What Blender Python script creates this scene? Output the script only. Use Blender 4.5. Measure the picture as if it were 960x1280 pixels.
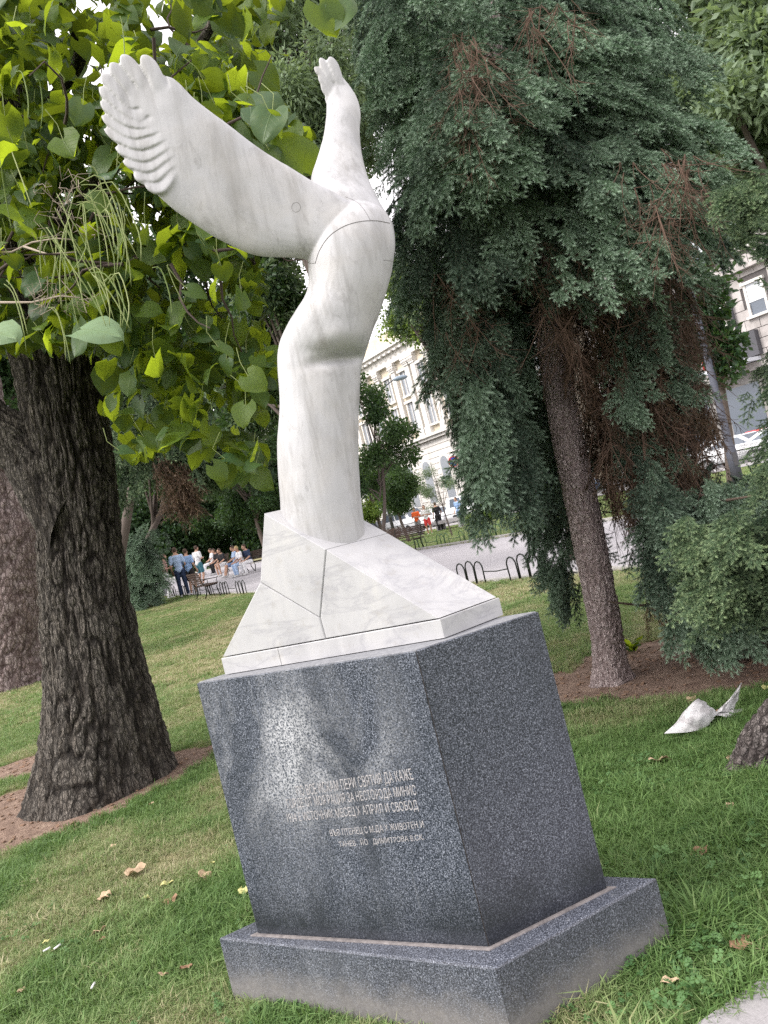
import bpy, bmesh, math, random
import numpy as np
from mathutils import Vector, Matrix, Euler
from mathutils.bvhtree import BVHTree

for o in list(bpy.data.objects): bpy.data.objects.remove(o)
SC = bpy.context.scene
COL = SC.collection
rng = np.random.default_rng(7)
random.seed(7)
R = math.radians

# ------------------------------------------------------------------ camera
ROLL, PITCH, FOC, EYE = R(13.9), R(0.37), 1000.0, 1.6
Fv = np.array([0, math.cos(PITCH), math.sin(PITCH)])
Uv = np.array([0, -math.sin(PITCH), math.cos(PITCH)])
Xv = np.array([1.0, 0, 0])
rv = math.cos(ROLL)*Xv - math.sin(ROLL)*Uv
av = math.sin(ROLL)*Xv + math.cos(ROLL)*Uv
cam_d = bpy.data.cameras.new('camera'); cam = bpy.data.objects.new('camera', cam_d); COL.objects.link(cam)
cam_d.sensor_fit = 'VERTICAL'; cam_d.sensor_height = 36; cam_d.lens = FOC/1280*36
cam_d.clip_start = 0.05; cam_d.clip_end = 3000
Mc = Matrix(((rv[0], av[0], -Fv[0], 0), (rv[1], av[1], -Fv[1], 0), (rv[2], av[2], -Fv[2], EYE), (0, 0, 0, 1)))
cam.matrix_world = Mc
SC.camera = cam
CAM = np.array([0, 0, EYE])

# ------------------------------------------------------------------ world, sun, exposure
SUN_EL, SUN_AZ = R(46), R(252)          # azimuth clockwise from +Y: behind and left of the camera
w = bpy.data.worlds.new('World'); SC.world = w; w.use_nodes = True
nt = w.node_tree; nt.nodes.clear()
sky = nt.nodes.new('ShaderNodeTexSky'); sky.sky_type = 'NISHITA'; sky.sun_disc = False
sky.sun_elevation = SUN_EL; sky.sun_rotation = SUN_AZ; sky.dust_density = 3.0; sky.air_density = 1.0; sky.ozone_density = 1.0
hs = nt.nodes.new('ShaderNodeHueSaturation'); hs.inputs['Saturation'].default_value = 0.22; hs.inputs['Value'].default_value = 1.0
mx = nt.nodes.new('ShaderNodeMix'); mx.data_type = 'RGBA'; mx.inputs[0].default_value = 0.55
mx.inputs[7].default_value = (9.2, 8.6, 8.8, 1)      # the even white cloud deck
bg = nt.nodes.new('ShaderNodeBackground'); bg.inputs['Strength'].default_value = 0.15
wo = nt.nodes.new('ShaderNodeOutputWorld')
nt.links.new(sky.outputs[0], hs.inputs['Color']); nt.links.new(hs.outputs[0], mx.inputs[6])
nt.links.new(mx.outputs[2], bg.inputs['Color']); nt.links.new(bg.outputs[0], wo.inputs[0])
sd = bpy.data.lights.new('sun', 'SUN'); sd.energy = 1.6; sd.angle = R(25); sd.color = (1, .95, .89)
sun = bpy.data.objects.new('sun', sd); COL.objects.link(sun)
sdir = Vector((math.sin(SUN_AZ)*math.cos(SUN_EL), math.cos(SUN_AZ)*math.cos(SUN_EL), math.sin(SUN_EL)))
sun.rotation_euler = sdir.to_track_quat('Z', 'Y').to_euler()
SC.view_settings.view_transform = 'Standard'; SC.view_settings.look = 'None'
SC.view_settings.exposure = 1.12; SC.view_settings.gamma = 1; SC.view_settings.use_curve_mapping = False
SC.cycles.max_bounces = 8; SC.cycles.transparent_max_bounces = 8
SC.cycles.use_denoising = False

# ------------------------------------------------------------------ mapping helpers
def ray(px, py):
    return Fv + (px-480)/FOC*rv - (py-640)/FOC*av
def P(px, py, Z):
    d = ray(px, py); return CAM + d*(Z/d[1])
def G(px, py, z=0.0):
    d = ray(px, py); return CAM + d*((z-EYE)/d[2])
NX, NY = .8545, .5195
def ns(x, y): return x*NX + y*NY, -x*NY + y*NX
def SN(s, n): return n*NX - s*NY, n*NY + s*NX
def sst(a, b, x):
    t = np.clip((np.asarray(x, float)-a)/(b-a), 0, 1); return t*t*(3-2*t)
def hsh(ix, iy, iz, seed):
    h = (ix*374761393 + iy*668265263 + iz*2147483647 + seed*974634777) & 0xFFFFFFFF
    h = ((h ^ (h >> 13))*1274126177) & 0xFFFFFFFF
    return ((h ^ (h >> 16)) & 0xFFFF)/65535.0
def vnoise(x, y, z=0.0, seed=0, perx=0):
    x, y, z = np.broadcast_arrays(np.asarray(x, float), np.asarray(y, float), np.asarray(z, float))
    ix, iy, iz = np.floor(x).astype(np.int64), np.floor(y).astype(np.int64), np.floor(z).astype(np.int64)
    fx, fy, fz = x-ix, y-iy, z-iz
    fx, fy, fz = fx*fx*(3-2*fx), fy*fy*(3-2*fy), fz*fz*(3-2*fz)
    w_ = (lambda a: a % perx) if perx else (lambda a: a)
    r = 0
    for a in (0, 1):
        for b in (0, 1):
            for c in (0, 1):
                r = r + hsh(w_(ix+a), iy+b, iz+c, seed)*(fx if a else 1-fx)*(fy if b else 1-fy)*(fz if c else 1-fz)
    return r
def H0(x, y):
    n, s = ns(x, y)
    r = np.minimum(.03*np.maximum(0, s-13), 1.0)*np.maximum(1-sst(11, 19, n), (1-sst(-5, 0, x))*(1-sst(20, 30, n)))
    return r
def H(x, y):
    x = np.asarray(x, float); y = np.asarray(y, float)
    n, s = ns(x, y)
    b = (vnoise(x*.9, y*.9, 0, 3)-.5)*.05 + (vnoise(x*3, y*3, 0, 4)-.5)*.015
    lawn = (1-sst(7.5, 8.8, n)) + sst(17, 18, n)*(1-sst(29, 30, n))
    return H0(x, y) + b*lawn*sst(.3, 1.0, np.hypot(x+.1, y-2.7)-.6)
def GT(px, py):
    d = ray(px, py)
    z = 1.6
    t = .5
    while t < 300:
        p = CAM + d*t
        if p[2] < H0(p[0], p[1]): break
        t += .05
    return CAM + d*t

# ------------------------------------------------------------------ object helpers
def setp(o, label=None, cat=None, group=None, kind=None):
    if label: o['label'] = label
    if cat: o['category'] = cat
    if group: o['group'] = group
    if kind: o['kind'] = kind
    return o
def empty(name, loc, label=None, cat=None, group=None, rz=0.0):
    o = bpy.data.objects.new(name, None); COL.objects.link(o); o.location = tuple(loc); o.rotation_euler = (0, 0, rz)
    o.empty_display_size = .1
    return setp(o, label, cat, group)
def offs(p):
    v = Vector((0, 0, 0))
    while p: v += p.location; p = p.parent
    return np.array(v)
def mesh(name, V, F, mats=None, smooth=False, midx=None, uv=None):
    me = bpy.data.meshes.new(name)
    V = np.asarray(V, dtype=np.float32).reshape(-1, 3)
    if isinstance(F, np.ndarray) and F.ndim == 2:
        k = F.shape[1]; nf = len(F)
        me.vertices.add(len(V)); me.vertices.foreach_set('co', V.ravel())
        me.loops.add(nf*k); me.loops.foreach_set('vertex_index', F.astype(np.int32).ravel())
        me.polygons.add(nf); me.polygons.foreach_set('loop_start', np.arange(0, nf*k, k, dtype=np.int32))
        me.update(calc_edges=True)
    else:
        me.from_pydata(V.tolist(), [], [tuple(int(i) for i in f) for f in F])
    if mats:
        for m in (mats if isinstance(mats, (list, tuple)) else [mats]): me.materials.append(m)
    if midx is not None: me.polygons.foreach_set('material_index', np.asarray(midx, np.int32))
    if smooth: me.polygons.foreach_set('use_smooth', np.ones(len(me.polygons), bool))
    if uv is not None:
        l = me.uv_layers.new(name='uv'); li = np.empty(len(me.loops), np.int32); me.loops.foreach_get('vertex_index', li)
        l.data.foreach_set('uv', np.asarray(uv, np.float32)[li].ravel())
    me.validate(); me.update()
    return me
def link(name, me, parent=None, label=None, cat=None, group=None, kind=None):
    o = bpy.data.objects.new(name, me); COL.objects.link(o)
    if parent: o.parent = parent
    return setp(o, label, cat, group, kind)

class MB:
    """collects solids, builds one mesh"""
    def __init__(s): s.V = []; s.F = []; s.M = []; s.m = 0
    def add(s, V, F):
        b = len(s.V); s.V += [tuple(map(float, v)) for v in V]; s.F += [tuple(b+int(i) for i in f) for f in F]; s.M += [s.m]*len(F)
        return s
    def box(s, x0, x1, y0, y1, z0, z1, T=None):
        V = [(x, y, z) for z in (z0, z1) for y in (y0, y1) for x in (x0, x1)]
        if T is not None: V = [T(v) for v in V]
        return s.add(V, [(0, 2, 3, 1), (4, 5, 7, 6), (0, 1, 5, 4), (2, 6, 7, 3), (0, 4, 6, 2), (1, 3, 7, 5)])
    def prism(s, poly, z0, z1, T=None, bev=0):
        """poly (x,y) ccw extruded along z"""
        n = len(poly)
        if bev:
            c = np.mean(np.array(poly), 0)
            def ins(d):
                out = []
                for i in range(n):
                    p = np.array(poly[i]); a = np.array(poly[i-1])-p; b = np.array(poly[(i+1) % n])-p
                    a = a/np.linalg.norm(a); b = b/np.linalg.norm(b); q = a+b; sn = abs(a[0]*b[1]-a[1]*b[0])
                    out.append(p+q/max(sn, .2)*d)
                return out
            rings = [(z0, poly), (z1-bev, poly), (z1-bev*.3, ins(bev*.3)), (z1, ins(bev))]
        else: rings = [(z0, poly), (z1, poly)]
        V = [(p[0], p[1], z) for z, pl in rings for p in pl]
        if T is not None: V = [T(v) for v in V]
        F = [tuple(range(n))[::-1], tuple(range((len(rings)-1)*n, len(rings)*n))]
        for k in range(len(rings)-1):
            F += [(k*n+i, k*n+(i+1) % n, (k+1)*n+(i+1) % n, (k+1)*n+i) for i in range(n)]
        return s.add(V, F)
    def tube(s, pts, rad, k=6, cap=True):
        pts = [np.array(p, float) for p in pts]
        if not hasattr(rad, '__len__'): rad = [rad]*len(pts)
        V = []; up = None
        for i, p in enumerate(pts):
            t = pts[min(i+1, len(pts)-1)]-pts[max(i-1, 0)]; t = t/(np.linalg.norm(t)+1e-9)
            if up is None:
                up = np.array([0, 0, 1.]) if abs(t[2]) < .9 else np.array([1., 0, 0])
            a = np.cross(t, up); a /= np.linalg.norm(a)+1e-9; b = np.cross(a, t); up = b
            for j in range(k):
                q = 2*math.pi*j/k; V.append(p+rad[i]*(a*math.cos(q)+b*math.sin(q)))
        F = [(i*k+j, i*k+(j+1) % k, (i+1)*k+(j+1) % k, (i+1)*k+j) for i in range(len(pts)-1) for j in range(k)]
        if cap: F += [tuple(range(k))[::-1], tuple(range((len(pts)-1)*k, len(pts)*k))]
        return s.add(V, F)
    def ball(s, c, r, nu=10, nv=7, rot=None):
        r = np.array(r if hasattr(r, '__len__') else (r, r, r)); V = []; F = []
        for i in range(nv+1):
            th = math.pi*i/nv
            for j in range(nu):
                ph = 2*math.pi*j/nu
                v = np.array((math.sin(th)*math.cos(ph), math.sin(th)*math.sin(ph), math.cos(th)))*r
                if rot is not None: v = np.array(rot @ Vector(v))
                V.append(np.array(c)+v)
        for i in range(nv):
            for j in range(nu):
                F.append((i*nu+j, (i+1)*nu+j, (i+1)*nu+(j+1) % nu, i*nu+(j+1) % nu))
        return s.add(V, F)
    def build(s, name, mats, parent=None, smooth=False, off=None, local=False, **kw):
        V = np.array(s.V)
        if parent is not None and not local: V = V - offs(parent)
        elif off is not None: V = V - np.array(off)
        o = link(name, mesh(name, V, s.F, mats, smooth, s.M), parent, **kw)
        if off is not None and parent is None: o.location = tuple(off)
        return o

def cr(A, n):
    """Catmull-Rom resample rows of A to n rows"""
    A = np.asarray(A, float); m = len(A); t = np.linspace(0, m-1, n); i = np.clip(t.astype(int), 0, m-2); f = (t-i)[:, None]
    p = lambda k: A[np.clip(k, 0, m-1)]
    p0, p1, p2, p3 = p(i-1), p(i), p(i+1), p(i+2)
    return .5*((2*p1)+(-p0+p2)*f+(2*p0-5*p1+4*p2-p3)*f**2+(-p0+3*p1-3*p2+p3)*f**3)
def loft(secs, rows, k, tilt=0.0, power=2.0):
    """secs rows: (Lx,Ly,Rx,Ry,Z,t) in photo outline + depth; returns V,F closed by end caps"""
    S = cr(secs, rows)
    Lp = np.array([P(a[0], a[1], a[4]+tilt) for a in S]); Rp = np.array([P(a[2], a[3], a[4]-tilt) for a in S])
    C = (Lp+Rp)/2; A = (Rp-Lp)/2
    T = np.gradient(C, axis=0); B = np.cross(T, A); B /= np.linalg.norm(B, axis=1)[:, None]; B *= S[:, 5][:, None]
    q = np.linspace(0, 2*np.pi, k, endpoint=False)
    cx = np.sign(np.cos(q))*np.abs(np.cos(q))**(2/power); sy = np.sign(np.sin(q))*np.abs(np.sin(q))**(2/power)
    V = C[:, None, :] + A[:, None, :]*cx[None, :, None] + B[:, None, :]*sy[None, :, None]
    V = V.reshape(-1, 3)
    i, j = np.meshgrid(np.arange(rows-1), np.arange(k), indexing='ij')
    F = np.stack([i*k+j, i*k+(j+1) % k, (i+1)*k+(j+1) % k, (i+1)*k+j], -1).reshape(-1, 4)
    F = [tuple(f) for f in F] + [tuple(range(k))[::-1], tuple(range((rows-1)*k, rows*k))]
    return V, F
def evaluated(me, mods):
    o = bpy.data.objects.new('tmp', me); COL.objects.link(o)
    for ty, kw in mods:
        m = o.modifiers.new('m', ty)
        for a, b in kw.items(): setattr(m, a, b)
    dg = bpy.context.evaluated_depsgraph_get(); dg.update()
    r = bpy.data.meshes.new_from_object(o.evaluated_get(dg), depsgraph=dg)
    bpy.data.objects.remove(o)
    return r

# ------------------------------------------------------------------ instanced "stuff"
def euler_from(D, N):
    """rows: local +Y -> D, local +Z -> about N"""
    D = D/np.linalg.norm(D, axis=1)[:, None]
    Xa = np.cross(D, N); Xa /= np.linalg.norm(Xa, axis=1)[:, None]+1e-9; Z = np.cross(Xa, D)
    ry = np.arcsin(np.clip(-Xa[:, 2], -1, 1)); rx = np.arctan2(D[:, 2], Z[:, 2]); rz = np.arctan2(Xa[:, 1], Xa[:, 0])
    return np.stack([rx, ry, rz], 1)
_gn = {}
def gn_group(protos):
    key = tuple(p.name for p in protos)
    if key in _gn: return _gn[key]
    c = bpy.data.collections.new('source_'+protos[0].name)
    for i, p in enumerate(protos):
        p.name = '%s_%02d' % (p.data.name, i); c.objects.link(p)
    g = bpy.data.node_groups.new('scatter_'+protos[0].name, 'GeometryNodeTree')
    g.interface.new_socket('Geometry', in_out='INPUT', socket_type='NodeSocketGeometry')
    g.interface.new_socket('Geometry', in_out='OUTPUT', socket_type='NodeSocketGeometry')
    N = g.nodes.new; L = g.links.new
    gi, go, ip, ci = N('NodeGroupInput'), N('NodeGroupOutput'), N('GeometryNodeInstanceOnPoints'), N('GeometryNodeCollectionInfo')
    ci.inputs['Collection'].default_value = c; ci.inputs['Separate Children'].default_value = True; ci.inputs['Reset Children'].default_value = True
    def at(nm, ty):
        a = N('GeometryNodeInputNamedAttribute'); a.data_type = ty; a.inputs['Name'].default_value = nm; return a.outputs['Attribute']
    e = N('FunctionNodeEulerToRotation')
    L(at('rot', 'FLOAT_VECTOR'), e.inputs[0]); L(e.outputs[0], ip.inputs['Rotation'])
    L(at('scl', 'FLOAT_VECTOR'), ip.inputs['Scale']); L(at('idx', 'INT'), ip.inputs['Instance Index'])
    ip.inputs['Pick Instance'].default_value = True
    L(ci.outputs[0], ip.inputs['Instance']); L(gi.outputs[0], ip.inputs['Points']); L(ip.outputs[0], go.inputs[0])
    _gn[key] = g
    return g
def scatter(name, pts, D, N, scl, protos, tint=None, parent=None, idx=None, **kw):
    pts = np.asarray(pts, float)
    n = len(pts)
    if parent is not None: pts = pts - offs(parent)
    me = bpy.data.meshes.new(name); me.vertices.add(n); me.vertices.foreach_set('co', pts.astype(np.float32).ravel())
    def att(nm, ty, data, f='value'):
        a = me.attributes.new(nm, ty, 'POINT'); a.data.foreach_set(f, data)
    if D is None: rot = np.stack([rng.normal(0, .12, n), rng.normal(0, .12, n), rng.uniform(0, 6.28, n)], 1)
    else: rot = euler_from(np.asarray(D, float), np.asarray(N, float))
    att('rot', 'FLOAT_VECTOR', rot.astype(np.float32).ravel(), 'vector')
    scl = np.asarray(scl, float)
    if scl.ndim == 1: scl = np.repeat(scl[:, None], 3, 1)
    att('scl', 'FLOAT_VECTOR', scl.astype(np.float32).ravel(), 'vector')
    att('idx', 'INT', (rng.integers(0, len(protos), n) if idx is None else np.asarray(idx)).astype(np.int32))
    att('tint', 'FLOAT', (rng.random(n) if tint is None else np.asarray(tint)).astype(np.float32))
    o = link(name, me, parent, **kw)
    md = o.modifiers.new('scatter', 'NODES'); md.node_group = gn_group(protos)
    return o
def proto(name, V, F, mats, midx=None, smooth=False, uv=None):
    return bpy.data.objects.new(name, mesh(name, V, F, mats, smooth, midx, uv))

# ------------------------------------------------------------------ materials
class T:
    def __init__(s, name):
        s.mat = bpy.data.materials.new(name); s.mat.use_nodes = True; s.t = s.mat.node_tree; s.t.nodes.clear()
    def n(s, ty, ins={}, out=0, **props):
        nd = s.t.nodes.new(ty)
        for k, v in props.items(): setattr(nd, k, v)
        for k, v in ins.items():
            if isinstance(v, bpy.types.NodeSocket): s.t.links.new(v, nd.inputs[k])
            else: nd.inputs[k].default_value = v
        return nd.outputs[out] if len(nd.outputs) else None
    def pos(s): return s.n('ShaderNodeNewGeometry', out='Position')
    def obj(s): return s.n('ShaderNodeTexCoord', out='Object')
    def uv(s): return s.n('ShaderNodeUVMap', uv_map='uv')
    def map(s, v, scale=(1, 1, 1), rot=(0, 0, 0)): return s.n('ShaderNodeMapping', {'Vector': v, 'Scale': scale, 'Rotation': rot})
    def noise(s, scale, detail=3, vec=None, rough=.55, dist=0.0):
        return s.n('ShaderNodeTexNoise', {'Scale': scale, 'Detail': detail, 'Roughness': rough, 'Distortion': dist, 'Vector': vec or s.pos()})
    def voro(s, scale, vec=None, feature='F1', out=0): return s.n('ShaderNodeTexVoronoi', {'Scale': scale, 'Vector': vec or s.pos()}, out=out, feature=feature)
    def ramp(s, fac, stops):
        nd = s.t.nodes.new('ShaderNodeValToRGB'); s.t.links.new(fac, nd.inputs['Fac']); e = nd.color_ramp.elements
        while len(e) < len(stops): e.new(.5)
        for i, (p, c) in enumerate(stops):
            e[i].position = p; e[i].color = (tuple(c) if hasattr(c, '__len__') else (c, c, c))+((1,) if hasattr(c, '__len__') else (1,))
        return nd.outputs[0]
    def mix(s, f, a, b, mode='MIX'):
        c = lambda v: v if isinstance(v, bpy.types.NodeSocket) else (tuple(v)+(1,) if len(v) == 3 else v)
        return s.n('ShaderNodeMix', {0: f, 6: c(a), 7: c(b)}, out=2, data_type='RGBA', blend_type=mode)
    def math(s, op, a, b=0.0, clamp=False): return s.n('ShaderNodeMath', {0: a, 1: b}, operation=op, use_clamp=clamp)
    def attr(s, nm, inst=False): return s.n('ShaderNodeAttribute', out='Fac', attribute_name=nm, attribute_type='INSTANCER' if inst else 'GEOMETRY')
    def rnd(s): return s.n('ShaderNodeObjectInfo', out='Random')
    def bump(s, h, st=.5, d=.01, nrm=None):
        i = {'Height': h, 'Strength': st, 'Distance': d}
        if nrm is not None: i['Normal'] = nrm
        return s.n('ShaderNodeBump', i)
    def done(s, color, rough=.8, normal=None, metal=0.0, spec=.4, trans=None, tcol=None, emit=None, sub=None):
        c = color if isinstance(color, bpy.types.NodeSocket) else tuple(color)+(1,)
        i = {'Base Color': c, 'Roughness': rough, 'Metallic': metal, 'Specular IOR Level': spec}
        if normal is not None: i['Normal'] = normal
        b = s.n('ShaderNodeBsdfPrincipled', i)
        if trans:
            tcol = (tuple(tcol)+(1,) if isinstance(tcol, tuple) and len(tcol) == 3 else tcol) or c
            tr = s.n('ShaderNodeBsdfTranslucent', {'Color': tcol})
            b = s.n('ShaderNodeMixShader', {0: trans, 1: b, 2: tr})
        s.n('ShaderNodeOutputMaterial', {'Surface': b}); return s.mat
def plain(name, col, rough=.7, metal=0.0, spec=.4, var=.15, sc=20):
    t = T(name); f = t.noise(sc, 3, t.obj())
    c = t.mix(f, [x*(1-var) for x in col], [min(1, x*(1+var)) for x in col])
    return t.done(c, rough, None, metal, spec)

# ------------------------------------------------------------------ surface materials
def m_marble():
    t = T('white_marble'); p = t.pos()
    n1 = t.noise(5, 5, p, .6, .6); n2 = t.noise(38, 4, p)
    v = t.noise(3.2, 6, t.map(p, (1, 1, .35), (.3, .5, 0)), .62, 1.6)
    vein = t.math('ABSOLUTE', t.math('SUBTRACT', v, .5))
    veinm = t.ramp(vein, [(0, (.22, .22, .22)), (.01, (.06, .06, .06)), (.03, (0, 0, 0))])
    c = t.ramp(n1, [(.3, (.37, .37, .38)), (.5, (.44, .44, .455)), (.72, (.49, .485, .495))])
    c = t.mix(veinm, c, (.27, .27, .29))
    g = t.noise(9, 5, t.map(p, (1.5, 1.5, .18)), .65, .4)
    c = t.mix(t.ramp(g, [(.48, 0.0), (.7, .7)]), c, (.24, .235, .23))
    gr = t.ramp(t.noise(14, 5, t.map(p, (1, 1, .5), (.4, .2, .3)), .7, 1.0), [(.58, 0.0), (.66, .35), (.7, 0.05), (.8, .3)])
    c = t.mix(gr, c, (.2, .195, .195))
    sx_ = t.noise(34, 3, t.map(p, (1, 1, .05), (0, .12, 0)), .5); c = t.mix(t.ramp(sx_, [(.6, 0.0), (.67, .28), (.72, .05)]), c, (.2, .2, .205))
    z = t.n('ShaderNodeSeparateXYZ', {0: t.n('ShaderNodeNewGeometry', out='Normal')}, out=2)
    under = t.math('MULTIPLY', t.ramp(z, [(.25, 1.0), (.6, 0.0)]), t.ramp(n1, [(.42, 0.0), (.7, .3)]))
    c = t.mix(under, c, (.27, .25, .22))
    h = t.math('ADD', t.math('MULTIPLY', n2, .4), t.noise(140, 2, p))
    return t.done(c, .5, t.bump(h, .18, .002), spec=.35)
def m_slabmarble():
    t = T('veined_marble'); p = t.pos()
    v = t.noise(4.5, 7, t.map(p, (.45, 1.0, 1.9), (.1, .75, .2)), .6, .7)
    vm = t.ramp(t.math('ABSOLUTE', t.math('SUBTRACT', v, .52)), [(0, .5), (.012, .22), (.05, 0.0)])
    c = t.ramp(t.noise(7, 5, t.map(p, (1, 1, .4), (0, .6, .3)), .6, .5), [(.3, (.35, .35, .36)), (.55, (.42, .42, .43)), (.7, (.47, .465, .46))])
    c = t.mix(vm, c, (.26, .26, .285))
    d = t.ramp(t.noise(22, 5, p, .7), [(.56, 0.0), (.72, .4)])
    c = t.mix(d, c, (.28, .26, .23))
    return t.done(c, .42, t.bump(t.noise(160, 2, p), .15, .002), spec=.4)
def m_granite(name='polished_granite', lite=0.0, rough_part=False):
    t = T(name); p = t.pos()
    s1 = t.noise(230, 3, p, .85); s2 = t.voro(250, p)
    sp = t.ramp(s1, [(.38, (.007, .009, .014)), (.46, (.024, .029, .042)), (.53, (.075, .086, .115)), (.59, (.18, .20, .245)), (.68, (.40, .42, .48))])
    blk = t.ramp(s2, [(.1, .85), (.3, 0.0)])
    c = t.mix(blk, sp, (.012, .015, .024))
    sep = t.n('ShaderNodeSeparateXYZ', {0: p}, out=0)
    zz = t.n('ShaderNodeSeparateXYZ', {0: p}, out=2)
    # salt bloom: pale worn cloud high on the left face, and vertical run marks
    bloom = t.noise(3.0, 5, t.map(p, (1, 1, .55)), .6, .8)
    hi = t.math('MULTIPLY', t.ramp(t.math('MULTIPLY', t.math('SUBTRACT', t.math('MULTIPLY', sep, -1.0), .05), 1.6, True), [(0, 0.0), (.35, 1.0)]),
                t.ramp(t.math('MULTIPLY', t.math('SUBTRACT', zz, .55), 1.7, True), [(0, .15), (.4, .8), (.75, 1.0), (1, .5)]))
    bm = t.math('MULTIPLY', t.ramp(bloom, [(.44, 0.0), (.62, .75)]), hi)
    salt = t.mix(t.ramp(t.noise(150, 3, p, .85), [(.44, 0.0), (.55, 1.0)]), (.05, .06, .08), (.62, .63, .66))
    c = t.mix(bm, c, salt)
    run = t.noise(26, 3, t.map(p, (1, 1, .035)), .5)
    c = t.mix(t.ramp(run, [(.68, 0.0), (.74, .16)]), c, (.45, .47, .5))
    drk = t.noise(7, 3, t.map(p, (1, 1, .12)), .5)
    c = t.mix(t.ramp(drk, [(.5, 0.0), (.75, .5)]), c, (.02, .024, .034))
    nx_ = t.n('ShaderNodeSeparateXYZ', {0: t.n('ShaderNodeNewGeometry', out='Normal')}, out=0); c = t.mix(t.math('MULTIPLY', t.math('GREATER_THAN', nx_, .2), .12), c, (.06, .052, .05))  # faces turned right get a browner, darker tint: their shade put into the colour
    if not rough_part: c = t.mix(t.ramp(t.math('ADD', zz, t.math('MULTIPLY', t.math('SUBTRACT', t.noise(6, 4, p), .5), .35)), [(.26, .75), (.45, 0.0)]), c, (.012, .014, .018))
    if rough_part:
        low = t.ramp(t.math('ADD', zz, t.math('MULTIPLY', t.math('SUBTRACT', t.noise(12, 4, p), .5), .12)), [(.06, .75), (.15, .12), (.235, .05)])
        dirt = t.mix(t.noise(60, 3, p), (.12, .11, .105), (.25, .235, .22))
        c = t.mix(low, c, dirt)
        rgh = t.ramp(low, [(0, (.35,)*3), (1, (.85,)*3)])
    else:
        rgh = t.ramp(t.noise(10, 4, p), [(.3, (.22,)*3), (.7, (.38,)*3)])
    return t.done(c, rgh, t.bump(s1, .12, .001), spec=.5)
def m_bark(name, a, b, c3, sc=14, st=1.0, crack=26, stretch=.2):
    t = T(name); p = t.pos()
    q = t.map(p, (1, 1, .32))
    n = t.noise(sc, 6, q, .65, .5); f = t.noise(sc*5, 4, p, .6)
    cav = t.attr('crest')
    c = t.mix(t.ramp(cav, [(.15, 0.0), (.8, 1.0)]), a, b)
    c = t.mix(t.ramp(n, [(.45, 0.0), (.7, .55)]), c, c3)
    c = t.mix(t.ramp(f, [(.4, .45), (.7, 0.0)]), c, [x*.35 for x in a])
    wv = t.n('ShaderNodeVectorMath', {0: t.map(p, (1, 1, stretch)), 1: t.n('ShaderNodeVectorMath', {0: t.n('ShaderNodeTexNoise', {'Scale': crack*.45, 'Detail': 4, 'Vector': p}, out='Color'), 1: (.5/crack*2.2,)*3}, operation='MULTIPLY')}, operation='ADD')
    e1 = t.voro(crack, wv, 'DISTANCE_TO_EDGE'); e2 = t.voro(crack*2.6, wv, 'DISTANCE_TO_EDGE')
    k1 = t.ramp(e1, [(0, 0.0), (.16, 1.0)]); k2 = t.ramp(e2, [(0, .35), (.2, 1.0)])
    ks = t.math('MULTIPLY', k1, k2); cell = t.voro(crack, wv, out='Color')
    c = t.mix(t.math('MULTIPLY', t.n('ShaderNodeSeparateXYZ', {0: cell}, out=0), .45), c, c3)
    c = t.mix(t.ramp(ks, [(.1, .85), (.75, 0.0)]), c, [x*.6 for x in a])
    h = t.math('ADD', t.math('MULTIPLY', ks, 1.1), t.math('ADD', t.math('MULTIPLY', n, .5), t.math('MULTIPLY', f, .6)))
    return t.done(c, .9, t.bump(h, st, .016), spec=.2)
def m_leaf(name, a, b, tcol, trans=.45, inst=True, veins=False, rough=.5, tip=None):
    t = T(name)
    r = t.attr('tint', True) if inst else t.rnd()
    c = t.mix(r, a, b); tc = t.mix(r, [x*.7 for x in tcol], [x*1.15 for x in tcol])
    nrm = None
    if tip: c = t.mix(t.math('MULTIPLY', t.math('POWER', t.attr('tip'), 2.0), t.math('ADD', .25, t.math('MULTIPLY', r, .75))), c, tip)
    if veins:
        uv = t.uv(); sx = t.n('ShaderNodeSeparateXYZ', {0: uv}, out=0); sy = t.n('ShaderNodeSeparateXYZ', {0: uv}, out=1)
        ax = t.math('ABSOLUTE', t.math('SUBTRACT', sx, .5))
        mid = t.ramp(ax, [(0, 1.0), (.018, 0.0)])
        side = t.math('FRACT', t.math('MULTIPLY', t.math('SUBTRACT', sy, t.math('MULTIPLY', ax, 1.1)), 6.0))
        sd_ = t.ramp(t.math('ABSOLUTE', t.math('SUBTRACT', side, .5)), [(0, .7), (.06, 0.0)])
        vn = t.math('MAXIMUM', mid, sd_)
        c = t.mix(t.math('MULTIPLY', vn, .35), c, (.16, .24, .07)); tc = t.mix(t.math('MULTIPLY', vn, .5), tc, [x*.45 for x in tcol])
        blot = t.noise(9, 4, t.n('ShaderNodeVectorMath', {0: uv, 1: t.n('ShaderNodeCombineXYZ', {0: t.math('MULTIPLY', r, 9.0)})}, operation='ADD'))
        c = t.mix(t.ramp(blot, [(.5, 0.0), (.8, .35)]), c, (.13, .15, .035))
        nrm = t.bump(vn, .4, .004)
    if veins: trans = t.ramp(r, [(.3, trans*.45), (.8, trans*1.25)])  # shaded and backlit leaves imitated at random by colour and translucency
    return t.done(c, rough, nrm, spec=.35, trans=trans, tcol=tc)
def m_grass():
    t = T('grass_blades'); r = t.attr('tint', True)
    c = t.ramp(r, [(0, (.085, .165, .05)), (.3, (.17, .28, .095)), (.6, (.27, .35, .15)), (.8, (.37, .37, .20)), (1, (.55, .48, .32))])
    c = t.mix(t.math('MULTIPLY', t.rnd(), .3), c, (.1, .17, .04))
    return t.done(c, .55, None, spec=.3, trans=.35, tcol=t.mix(.5, c, (.16, .26, .03)))
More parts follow.
